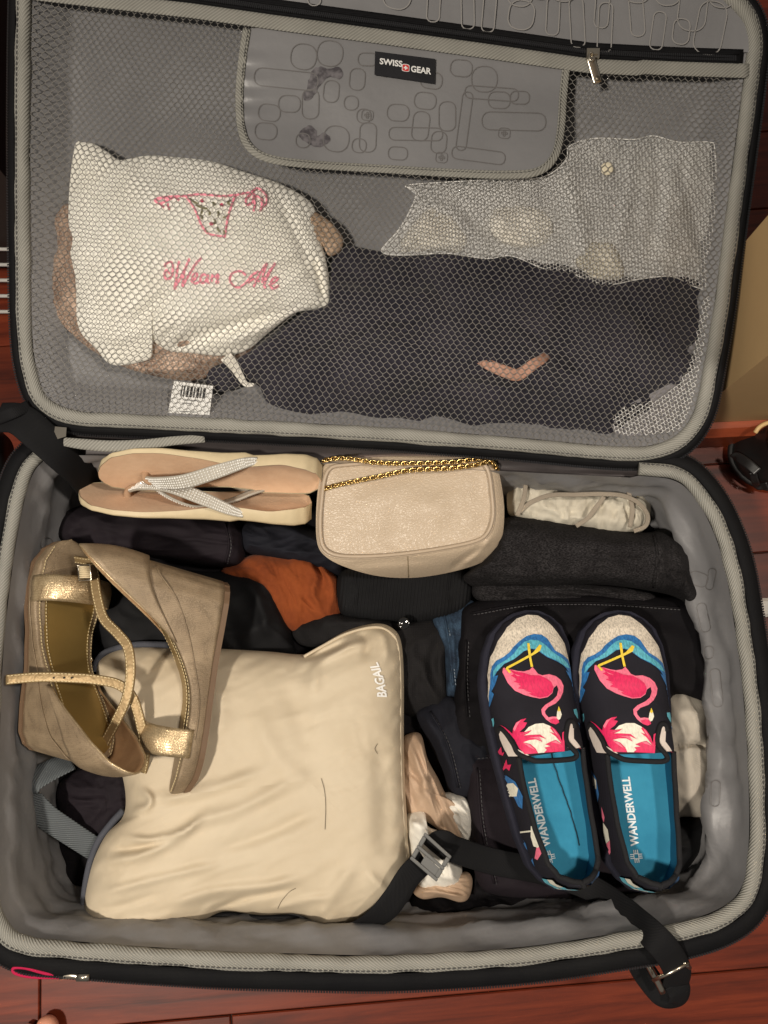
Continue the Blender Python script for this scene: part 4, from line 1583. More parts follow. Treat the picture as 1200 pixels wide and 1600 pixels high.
face = [(512, 736), (545, 726), (620, 722), (700, 722), (748, 724), (762, 734), (768, 770), (770, 806), (762, 832), (744, 845), (700, 855), (640, 864), (580, 869), (530, 868), (508, 858), (501, 836), (502, 790)]
facec = [(p.x, p.y) for p in resample(catmull([(x, y, 0) for x, y in face], 6, True), 90, True)]
fl_p = folds([([(560, 760), (640, 790), (720, 800)], 30, .003), ([(600, 860), (620, 830), (640, 800)], 20, -.0025), ([(700, 892), (730, 872), (765, 850)], 6, -.005), ([(540, 884), (600, 878), (690, 874)], 6, -.002), ([(720, 884), (745, 866), (772, 836)], 5, .004)])


def fdist(x, y):
    d = 1e9
    n = len(facec)
    for i in range(n):
        dd, _ = segdist(x, y, facec[i], facec[(i + 1) % n])
        d = min(d, dd)
    return d if not inside(facec, x, y) else -d


def purse_top(y):
    return .190 - (y - 715) / 190 * .012


def purse_h(x, y, t):
    d = fdist(x, y)
    z = purse_top(y)
    if d <= 0:
        z += .004 * smooth(0, 70, -d) - .0012 + fl_p(x, y) + .0015 * nz((x * .03, y * .03, 1))
    else:
        z -= .0012 + .052 * (d / 44.0) ** 1.7 - fl_p(x, y)
    return z


blob('purse_body', sil, M_LEATH, purse_h, .105, purse, None, 220, 60, ((570, 795), (700, 795)), 0.96)
P = [W(x, y, purse_top(y) + .0012) for x, y in facec]
MB().tube(P, 0.0021, 8, True).obj('piping', M_LEATH2, purse)
P = [W(x + (x - 640) * .022, y + (y - 795) * .03 + 1.0, purse_top(y) - .0022) for x, y in facec]
MB().tube(P, 0.0014, 7, True).obj('piping', M_LEATH2, purse)
# gusset seam
P = [W(637 + t * 1.5, 866 + 36 * t, purse_h(637, 866 + 36 * t, 1) + .0002) for t in [k / 10 for k in range(11)]]
MB().tube(P, 0.0005, 5).obj('gusset_seam', plain('leather_seam', srgb(140, 122, 94), 0.7), purse)
# top zipper: tape and teeth behind the chain
zp = [(512, 722, .176), (560, 712, .181), (620, 708, .183), (700, 709, .183), (760, 713, .178)]
P = catmull([W(*q) for q in zp], 8)
zo = ribbon(P, 0.011, 0.0015, Vector((0, 0.7, 0.7))).obj('purse_zipper', fabric('mauve_grey_tape', srgb(128, 112, 104), None, 2500, .3, .7), purse)
teeth('zipper_teeth', [p + Vector((0, 0.002, 0.002)) for p in P], Vector((0, .7, .7)), 0.0021, 0.0012, zo, False, plain('nickel_teeth', srgb(150, 140, 125), 0.3, 1.0))


def link_mesh():
    m = MB()
    rings = []
    for i in range(14):
        a = 2 * pi * i / 14
        c = Vector((0.0038 * cos(a), 0.0024 * sin(a), 0))
        d = Vector((0.0028 * cos(a), 0.0042 * sin(a), 0)).normalized()
        tw = Vector((0, 0, 0.0006 * sin(2 * a)))
        rings.append([c + tw + d * (0.00088 * cos(b * pi / 3)) + Vector((0, 0, 0.00088 * sin(b * pi / 3))) for b in range(6)])
    m.loft(rings, True, True)
    me = bpy.data.meshes.new('chain_link')
    me.from_pydata([tuple(v) for v in m.v], [], m.f)
    me.materials.append(M_GOLD)
    me.polygons.foreach_set('use_smooth', [True] * len(me.polygons))
    return me


LM = link_mesh()


def chain(pts, parent, pitch=0.0042):
    P = catmull(pts, 12)
    n = int(plen(P) / pitch)
    Q = resample(P, n + 1)
    for i in range(n):
        c = (Q[i] + Q[i + 1]) / 2
        x = (Q[i + 1] - Q[i]).normalized()
        z = Vector((0, -0.1, 1))
        z = (z - x * z.dot(x)).normalized()
        tilt = radians(38 if i % 2 else -38)
        y = z.cross(x)
        y2 = y * cos(tilt) + z * sin(tilt)
        z2 = x.cross(y2)
        o = bpy.data.objects.new('chain_link', LM)
        COL.objects.link(o)
        o.parent = parent
        o.matrix_parent_inverse = Matrix.Translation(-parent.location)
        o.matrix_basis = Matrix(((x.x, y2.x, z2.x, c.x), (x.y, y2.y, z2.y, c.y), (x.z, y2.z, z2.z, c.z), (0, 0, 0, 1)))


chain([W(x, y, z) for x, y, z in ((507, 734, .172), (502, 724, .182), (512, 718, .191), (540, 716, .196), (590, 723, .197), (650, 724, .197), (710, 722, .197), (745, 717, .196), (762, 716, .192), (776, 730, .180))], purse)
chain([W(x, y, z) for x, y, z in ((500, 768, .178), (512, 762, .190), (545, 754, .196), (590, 745, .197), (640, 735, .197), (700, 732, .197), (740, 727, .197), (766, 722, .193), (778, 735, .182))], purse)

# ================================================================== FLIP FLOPS
M_SUEDE = fabric('peach_suede_footbed', srgb(212, 178, 146), srgb(202, 166, 134), 4000, 0.1, 0.95, 0.1, 40, 0.12, spec=0.1, nbscale=240)
M_CREPE = plain('cream_rubber_sole', srgb(210, 192, 156), 0.55, 0, 0.15, 120)
M_STRAPB = fabric('taupe_strap', srgb(172, 140, 112), None, 2500, .2, .7)
M_STRAPS = fabric('silver_strap', srgb(176, 170, 158), None, 2500, .2, .5)
M_GEM = plain('rhinestone', srgb(246, 244, 238), 0.08, 0.0, 0, 80, 1.0)


def interp(tab, s):
    for (a, x), (b, y) in zip(tab, tab[1:]):
        if s <= b:
            t = (s - a) / (b - a)
            t = t * t * (3 - 2 * t) * 0.5 + t * 0.5
            return x + (y - x) * t
    return tab[-1][1]


def flipflop(label, heel, toe, nrm, flip):
    """heel, toe: world points of the footbed axis; nrm: footbed normal"""
    X = (toe - heel)
    Ln = X.length
    X.normalize()
    Z = (nrm - X * nrm.dot(X)).normalized()
    Y = Z.cross(X)
    root = empty('flip_flop', label, 'flip flop', 'pair of rhinestone flip flops', (heel + toe) / 2)
    HW = [(0, .0), (.02, .017), (.07, .027), (.16, .032), (.3, .031), (.42, .029), (.55, .033), (.7, .041), (.8, .042), (.9, .036), (.96, .025), (.99, .012), (1, .0)]

    def pt(s, y, z):
        return heel + X * (s * Ln) + Y * (y * .86 + flip * .006 * sin(pi * s) * (s > .3)) + Z * z

    def bed(s, v):   # contoured footbed height
        return .004 * exp(-((s - .05) / .09) ** 2) + .006 * exp(-((s - .38) / .15) ** 2) * (0.35 + 0.65 * smooth(-.2, 1, v * flip)) + .004 * smooth(.9, 1, s) + .0045 * abs(v) ** 3 * smooth(.5, .2, s)
    S_ = [sin(k / 44 * pi / 2) ** 1.0 * .5 if False else (1 - cos(k / 44 * pi)) / 2 for k in range(45)]
    V_ = [-1 + 2 * k / 16 for k in range(17)]
    top = [[pt(s, interp(HW, s) * v, bed(s, v)) for v in V_] for s in S_]
    m = MB()
    m.loft(top, False)
    m.obj('footbed', M_SUEDE, root)
    side = []
    for s in S_:
        w = interp(HW, s)
        row = []
        for sgn in (-1,):
            pass
        th = .0085 - .001 * smooth(.6, 1, s) + .004 * smooth(.25, 0, s)
        ring = [(-1.0, bed(s, -1) + .0004), (-1.03, bed(s, -1) - .003), (-1.045, -th * .5), (-1.0, -th + .002), (-.9, -th), (0, -th), (.9, -th), (1.0, -th + .002), (1.045, -th * .5), (1.03, bed(s, 1) - .003), (1.0, bed(s, 1) + .0004)]
        side.append([pt(s, (w + .0012) * v, z) for v, z in ring])
    m = MB()
    m.loft(side, False)
    m.obj('sole', M_CREPE, root)
    # Y strap
    post = pt(.79, 0, bed(.79, 0))
    knot = post + Z * .010 - X * .004
    m = MB()
    m.tube(catmull([post - Z * .004, post + Z * .004, knot, knot - X * .007 + Z * .003], 5), lambda t: (.0045 - .001 * t, .0034), 10)
    m.obj('toe_post', M_STRAPB, root)
    for sg in (-1, 1):
        a = knot - X * .002
        w6 = interp(HW, .27)
        P = catmull([a, pt(.69, sg * .015, .022), pt(.57, sg * .028, .028), pt(.43, sg * .034, .019), pt(.33, sg * (w6 + .0015), .008), pt(.27, sg * (w6 + .0005), .000)], 10)
        ups = []
        for i in range(len(P)):
            t = i / (len(P) - 1)
            ups.append((Z * (1 - .55 * t) + Y * sg * (.25 + .65 * t) + X * (.25 * (1 - t))).normalized())
        wid = lambda t: .0085 + .0085 * sin(pi * min(1, t * .75 + .15)) - .004 * t
        st = ribbon(P, wid, .0022, ups).obj('strap', M_STRAPS, root)
        g = MB()
        n = len(P)
        Ls = plen(P)
        rows = int(Ls / .0025)
        for r in range(rows):
            f = r / rows * (n - 1)
            i = min(n - 2, int(f))
            c = P[i].lerp(P[i + 1], f - i)
            tg = (P[i + 1] - P[i]).normalized()
            up = ups[i]
            b = tg.cross(up).normalized()
            nn = b.cross(tg).normalized()
            w = wid(f / (n - 1)) * .92
            k = max(2, int(w / .0025))
            for q in range(k):
                cc = c + b * (w * ((q + .5) / k - .5)) + nn * .0012
                rr_ = .00112
                j = [random.uniform(-.0006, .0006) for _ in range(2)]
                g.add([cc + tg * rr_, cc + b * rr_, cc - tg * rr_, cc - b * rr_, cc + nn * .0013 + tg * j[0] + b * j[1]], [(0, 1, 4), (1, 2, 4), (2, 3, 4), (3, 0, 4)])
        go = g.obj('rhinestones', M_GEM, st, False)
        go['kind'] = 'stuff'
    return root


flipflop('rhinestone flip flop in front, leaning nearer the black tops', W(487, 795, .158), W(126, 768, .156), Vector((0, sin(radians(54)), cos(radians(54)))), 1)
flipflop('rhinestone flip flop behind, tucked against the back wall', W(503, 742, .186), W(156, 742, .182), Vector((0, -sin(radians(70)), cos(radians(70)))), -1)
# ================================================================== WEDGE SANDALS
def snake(name, c1, c2, metal=0.75, rough=0.36, scale=420.0, coat=0.0):
    """metallic snake-embossed leather"""
    N = NT(name)
    tc = N.n('ShaderNodeTexCoord')
    mp = N.n('ShaderNodeMapping')
    mp.inputs['Scale'].default_value = (0.55, 1.0, 1.0)
    N.l(tc.outputs['Object'], mp.inputs['Vector'])
    vo = N.n('ShaderNodeTexVoronoi', feature='DISTANCE_TO_EDGE', i_Scale=scale, i_Randomness=0.55)
    N.l(mp.outputs[0], vo.inputs['Vector'])
    mr = N.n('ShaderNodeMapRange', i_From_Min=0.0, i_From_Max=0.16)
    N.l(vo.outputs['Distance'], mr.inputs['Value'])
    n1 = N.n('ShaderNodeTexNoise', i_Scale=38.0, i_Detail=5.0, i_Roughness=0.65)
    N.l(tc.outputs['Object'], n1.inputs['Vector'])
    r2 = N.n('ShaderNodeMapRange', i_From_Min=0.40, i_From_Max=0.60)
    N.l(n1.outputs['Fac'], r2.inputs['Value'])
    mu = N.n('ShaderNodeMath', operation='MULTIPLY_ADD', i_1=0.55)
    N.l(mr.outputs['Result'], mu.inputs[0])
    h = N.n('ShaderNodeMath', operation='MULTIPLY', i_1=0.45)
    N.l(r2.outputs['Result'], h.inputs[0])
    N.l(h.outputs[0], mu.inputs[2])
    mx = N.n('ShaderNodeMix', data_type='RGBA')
    mx.inputs['A'].default_value = c4(c2)
    mx.inputs['B'].default_value = c4(c1)
    N.l(mu.outputs[0], mx.inputs['Factor'])
    N.l(mx.outputs['Result'], N.b.inputs['Base Color'])
    b = N.n('ShaderNodeBump', i_Strength=0.35, i_Distance=0.0004)
    N.l(mr.outputs['Result'], b.inputs['Height'])
    N.l(b.outputs['Normal'], N.b.inputs['Normal'])
    N.set(Roughness=rough, Metallic=metal)
    return N.m


M_SNK = snake('gold_snake_leather', srgb(158, 138, 111), srgb(112, 95, 74), 0.22, 0.46, 1000)
M_SNKB = snake('bright_gold_snake', srgb(206, 184, 146), srgb(142, 118, 86), 0.6, 0.34, 700)
M_GBED = plain('olive_gold_insole', srgb(156, 130, 76), 0.36, 0.55, 0.05, 60)
M_OUTS = plain('brown_rubber_outsole', srgb(112, 88, 66), 0.6, 0, 0.2, 60)
M_LIN = fabric('tan_leather_lining', srgb(194, 156, 116), srgb(172, 134, 96), 3000, .1, .8, 0, 40, .2)
M_GSTR = plain('gold_strap_leather', srgb(150, 126, 88), 0.46, 0.4, 0.35, 220)
M_THR = plain('gold_thread', srgb(226, 206, 160), 0.6)
WLEN = 0.234
WHW = [(0, 0), (.015, .014), (.05, .023), (.12, .0285), (.25, .0295), (.4, .0285), (.55, .033), (.68, .039), (.78, .0405), (.88, .035), (.95, .024), (.985, .012), (1, 0)]


def whw(s):
    return interp(WHW, s)


def wfoot(s):     # footbed height above ground
    return .019 + .066 * smooth(.64, .02, s) ** 1.3


def wgnd(s):
    return .006 * smooth(.82, 1.0, s) ** 1.4


def make_wedge(label, heel, toe_dir, upv, side):
    root = bpy.data.objects.new('wedge_sandal', None)
    COL.objects.link(root)
    root.empty_display_size = .02
    X = toe_dir.normalized()
    Z = (upv - X * upv.dot(X)).normalized()
    Y = Z.cross(X)
    root.matrix_world = Matrix(((X.x, Y.x, Z.x, heel.x), (X.y, Y.y, Z.y, heel.y), (X.z, Y.z, Z.z, heel.z), (0, 0, 0, 1)))
    root['_posed'] = 1
    tag(root, label, 'sandal', 'pair of gold wedge sandals')

    def P(s, y, z):
        return Vector((s * WLEN, y + side * .010 * smooth(.3, 1, s) * sin(pi * min(1, s * 1.0)) , z))
    SS = [(1 - cos(k / 50 * pi)) / 2 for k in range(51)]
    # wedge body
    secs = []
    for s in SS:
        w, f, g = whw(s), wfoot(s), wgnd(s) + .005
        row = []
        for k in range(13):
            t = k / 12
            bul = 1.0 + .03 * sin(pi * t) - .04 * (1 - t)
            row.append(P(s, -w * bul, g + (f - g) * t))
        row.append(P(s, -w * .97, f + .0016))
        row.append(P(s, w * .97, f + .0016))
        for k in range(12, -1, -1):
            t = k / 12
            bul = 1.0 + .03 * sin(pi * t) - .04 * (1 - t)
            row.append(P(s, w * bul, g + (f - g) * t))
        # heel end leans back slightly
        row = [p + Vector((-.010 * (1 - p.z / .085) * -1 * smooth(.25, 0, s), 0, 0)) for p in row]
        secs.append(row)
    m = MB()
    m.loft(secs, True)
    wd = m.obj('wedge_heel', M_SNK, root)
    # seam on the wedge flank
    for sg in (-1, 1):
        pts = [P(s, sg * whw(s) * 1.035, wfoot(s) - .006 - .016 * smooth(.5, .16, s) * smooth(.0, .16, s)) for s in [.02 + .70 * k / 30 for k in range(31)]]
        MB().tube(pts, .0006, 5).obj('flank_seam', M_SNK, wd)
    # outsole
    secs = []
    for s in SS:
        w, g = whw(s) + .0012, wgnd(s)
        ox = .010 * smooth(.25, 0, s)
        secs.append([P(s, y, z) + Vector((ox, 0, 0)) for y, z in ((-w * .97, g), (-w * .98, g + .0055), (w * .98, g + .0055), (w * .97, g))])
    m = MB()
    m.loft(secs, True)
    m.obj('outsole', M_OUTS, root, False)
    # insole: snake rim and smooth gold centre
    m = MB()
    secs = []
    for s in SS:
        w, f = whw(s) * .965, wfoot(s) + .002
        secs.append([P(s, w * v, f + .0024 * (1 - abs(v) ** 3)) for v in [-1 + 2 * k / 12 for k in range(13)]])
    m.loft(secs, False)
    ins = m.obj('insole', M_SNK, root)
    secs = []
    for k in range(41):
        s = .03 + .70 * k / 40
        w = whw(s) * .80 * (1 - .05 * (s > .6)) * min(1, sqrt(max(0, (s - .028) / .05)))
        secs.append([P(s, w * v, wfoot(s) + .0030 + .0024 * (1 - abs(v * .8) ** 3)) for v in [-1 + 2 * j / 10 for j in range(11)]])
    MB().loft(secs, False).obj('insole_pad', M_GBED, ins)
    for sg in (-1, 1):
        pts = [P(s, sg * whw(s) * .73, wfoot(s) + .0030 + .0024 * (1 - .73 ** 3) + .0004) for s in [.05 + .66 * k / 40 for k in range(41)]]
        stitches('insole_stitching', pts, (0, 0, 1), .0022, .0014, .00035, M_THR, ins)
        pts = [P(s, sg * whw(s) * .90, wfoot(s) + .0026 + .0024 * (1 - .9 ** 3) + .0002) for s in [.04 + .92 * k / 50 for k in range(51)]]
        stitches('rim_stitching', pts, (0, 0, 1), .0024, .0012, .0004, M_THR, ins)
    # heel counter (outer snake leather, inner lining)
    def counter(off, mat, nm, hh=1.0):
        secs = []
        for k in range(41):
            a = k / 40 * 2 - 1                 # -1 left front edge .. 0 heel back .. 1 right front edge
            s = .335 * abs(a) ** 1.5
            w = max(.0001, whw(max(s, .004))) * (.99 + off)
            yy = math.copysign(w, a) if abs(a) > .0 else 0
            if abs(a) < .18:
                s = .335 * .18 ** 1.5 * (abs(a) / .18) ** 2
                yy = a / .18 * whw(.335 * .18 ** 1.5) * (.99 + off)
            top = .066 * max(0., 1 - s / .335) ** 1.35 + .0015
            row = []
            for j in range(9):
                t = j / 8
                zz = wfoot(s) + .0005 + top * hh * t
                lean = .004 * t * t
                row.append(P(s, yy * (1 - .10 * t * t), zz) + Vector((-.003 + .004 * sin(pi * t) * -1 + off * .0, 0, 0)) * (1 - abs(a)) + Vector((off * .02 * -1 * (1 - abs(a)), 0, 0)))
            secs.append(row)
        o = MB().loft(secs, False).obj(nm, mat, root)
        sd = o.modifiers.new('thickness', 'SOLIDIFY')
        sd.thickness = .0010
        return o, [r[-1] for r in secs]
    co, edge = counter(.03, M_SNK, 'heel_counter')
    counter(-.02, M_LIN, 'counter_lining', .985)
    MB().tube(edge, .0011, 6).obj('counter_binding', M_SNKB, co)
    # toe strap
    secs = []
    for k in range(33):
        a = pi * k / 32
        row = []
        for j in range(9):
            s = .690 + .115 * j / 8 + .010 * cos(a) * side
            w = whw(s) * 1.01
            zz = wfoot(s) - .004
            row.append(P(s, -w * cos(a) * (1 + .05 * sin(a)), zz + (.040 + .004 * sin(pi * j / 8)) * sin(a) ** .8))
        secs.append(row)
    ts = MB().loft(secs, False).obj('toe_strap', M_SNKB, root)
    sd = ts.modifiers.new('thickness', 'SOLIDIFY')
    sd.thickness = .0014
    return root, P


def RM(root):
    M_ = root.matrix_world.copy()
    Mi = M_.inverted()
    return lambda p: Mi @ Vector(p)


# left sandal: toe to the back, standing and leaning right
h1 = W(128, 1172, .118)
t1 = W(84, 862, .150)
r1, P1 = make_wedge('gold wedge sandal at the left standing with its insole and toe strap facing up', W(24, 1196, .178) + Vector((.016, 0, -.024)), Vector((-.015, 1, -.03)), Vector((.82, .0, .57)), -1)
# right sandal: toe to the front, lying on its side with the sole to the right
r2, P2 = make_wedge('gold wedge sandal lying on its side with brown sole facing right on the packing cube', W(358, 896, .165), Vector((-.150, -1, -.03)), Vector((-.91, .13, .40)), 1)


def wstrap(root, pts, width, label=None, n=10, holes=0, up=Vector((0, 0, 1)), mat=None, name='ankle_strap'):
    to = RM(root)
    Pw = catmull([W(*q) for q in pts], n)
    ups = [up] * len(Pw) if not isinstance(up, list) else up
    Ml = root.matrix_world.to_3x3().inverted()
    m = ribbon([to(p) for p in Pw], width, .0019, [Ml @ Vector(u) for u in ups], .0004)
    o = m.obj(name, mat or M_GSTR, root)
    for sg in (-1, 1):
        q = []
        for i in range(len(Pw)):
            t = (Pw[min(len(Pw) - 1, i + 1)] - Pw[max(0, i - 1)]).normalized()
            b = t.cross(Vector(ups[i])).normalized()
            nn = b.cross(t).normalized()
            q.append(to(Pw[i] + b * sg * (width / 2 - .0013) + nn * .0013))
        stitches('strap_stitching', q, Ml @ Vector(up if not isinstance(up, list) else up[0]), .0022, .0013, .0003, M_THR, o)
    return o


# long ankle strap of the left sandal, free end pointing left
wstrap(r1, [(222, 1206, .176), (226, 1180, .186), (222, 1140, .192), (208, 1092, .198), (186, 1070, .202), (150, 1062, .206), (110, 1059, .208), (60, 1058, .210), (10, 1062, .210)], .0098)
m = MB()
to = RM(r1)
for x in (84, 100, 112):
    c = W(x, 1059, .2106)
    m.loft([[to(c + Vector((r * cos(a * pi / 5), r * sin(a * pi / 5), z))) for a in range(10)] for r, z in ((.0011, 0), (.0006, .0002))], True, False, True)
m.obj('strap_holes', plain('dark_hole', (.02, .015, .01), .8), r1, False)
# strap of the right sandal: from its buckle, looping down towards the other heel
wstrap(r2, [(148, 906, .192), (152, 932, .196), (162, 966, .200), (184, 990, .204), (200, 1012, .206), (204, 1050, .207), (198, 1090, .204), (182, 1126, .198), (164, 1160, .190), (148, 1192, .182)], .0098)
# short counter strap + buckle of the right sandal
wstrap(r2, [(118, 874, .178), (140, 877, .184), (170, 876, .190), (200, 872, .192)], .008, up=Vector((0, -.5, .8)))
to = RM(r2)
m = MB()
for k in range(6):
    c = W(131 + k * .3, 886 + k * 3.2, .195)
    m.tube([to(c + Vector((-.0062, 0, 0))), to(c + Vector((0, 0, .0018))), to(c + Vector((.0062, 0, 0)))], .0011, 6)
m.obj('elastic_keeper', fabric('cream_elastic', srgb(214, 196, 160), None, 2500, .3, .8), r2)
m = MB()
m.tube([to(W(x, y, .196)) for x, y in ((122, 884), (141, 882), (143, 906), (124, 908))], .0011, 6, True)
m.obj('buckle', M_STEEL, r2)
# ================================================================== FLAMINGO SLIP-ON SHOES
from mathutils.bvhtree import BVHTree
M_NAVY = fabric('black_navy_canvas', (0.016, 0.015, 0.022), (0.012, 0.011, 0.016), 2200, .35, .8, 0, 20, .1, spec=.25)
M_FOX = fabric('navy_foxing', (0.022, 0.022, 0.034), (0.016, 0.016, 0.026), 2600, .4, .85, 0, 30, .15, spec=.2)
M_INS = fabric('blue_insole', srgb(52, 138, 170), srgb(42, 124, 156), 3000, .15, .75, 0, 26, .15, spec=.25)
M_BIND = fabric('black_binding', (0.012, 0.012, 0.014), None, 2800, .4, .8)
M_GORE = fabric('white_elastic_gore', srgb(226, 214, 204), srgb(212, 198, 188), 2200, .4, .85)
M_LINB = fabric('shoe_lining_blue', srgb(20, 96, 128), None, 2400, .2, .85)


def stitchmat(name, col, dark=.62, scale=520.0):
    """dense satin-stitch thread"""
    N = NT(name)
    tc = N.n('ShaderNodeTexCoord')
    mp = N.n('ShaderNodeMapping')
    mp.inputs['Rotation'].default_value = (0, 0, .6)
    mp.inputs['Scale'].default_value = (1.0, .4, 1.0)
    N.l(tc.outputs['Object'], mp.inputs['Vector'])
    n1 = N.n('ShaderNodeTexNoise', i_Scale=scale, i_Detail=2.0)
    N.l(mp.outputs[0], n1.inputs['Vector'])
    mr = N.n('ShaderNodeMapRange', i_From_Min=.35, i_From_Max=.6)
    N.l(n1.outputs['Fac'], mr.inputs['Value'])
    mx = N.n('ShaderNodeMix', data_type='RGBA')
    mx.inputs['A'].default_value = c4(tuple(x * dark for x in col))
    mx.inputs['B'].default_value = c4(col)
    N.l(mr.outputs['Result'], mx.inputs['Factor'])
    N.l(mx.outputs['Result'], N.b.inputs['Base Color'])
    b = N.n('ShaderNodeBump', i_Strength=.5, i_Distance=.0004)
    N.l(n1.outputs['Fac'], b.inputs['Height'])
    N.l(b.outputs['Normal'], N.b.inputs['Normal'])
    N.set(Roughness=.55)
    N.b.inputs['Sheen Weight'].default_value = .1
    return N.m


T = {'cream': stitchmat('thread_cream', srgb(226, 214, 196), .6, 700), 'blue': stitchmat('thread_blue', srgb(40, 116, 182)), 'teal': stitchmat('thread_teal', srgb(92, 184, 204)),
     'pink': stitchmat('thread_pink', srgb(246, 118, 146), .8), 'hot': stitchmat('thread_hot_pink', srgb(226, 24, 92), .8), 'yellow': stitchmat('thread_yellow', srgb(240, 208, 60), .85),
     'white': stitchmat('thread_white', srgb(236, 232, 214), .8), 'black': stitchmat('thread_black', (.01, .01, .012))}
SL = .272
S_HW = [(0, 0), (.012, .013), (.04, .022), (.10, .0310), (.22, .0365), (.38, .0400), (.52, .0435), (.65, .0465), (.76, .0475), (.86, .0440), (.93, .0372), (.97, .0278), (.992, .0148), (1, 0)]
S_TOP = [(0, .062), (.1, .062), (.25, .058), (.4, .060), (.5, .0640), (.6, .060), (.72, .052), (.84, .043), (.93, .034), (1, .024)]
S_OPEN = [(0, 0), (.018, 0), (.03, .010), (.06, .0195), (.12, .0255), (.25, .0295), (.38, .0320), (.47, .0330), (.52, .0335)]
THR = .485       # throat (edge of the vamp)


def shw(s):
    return interp(S_HW, s)


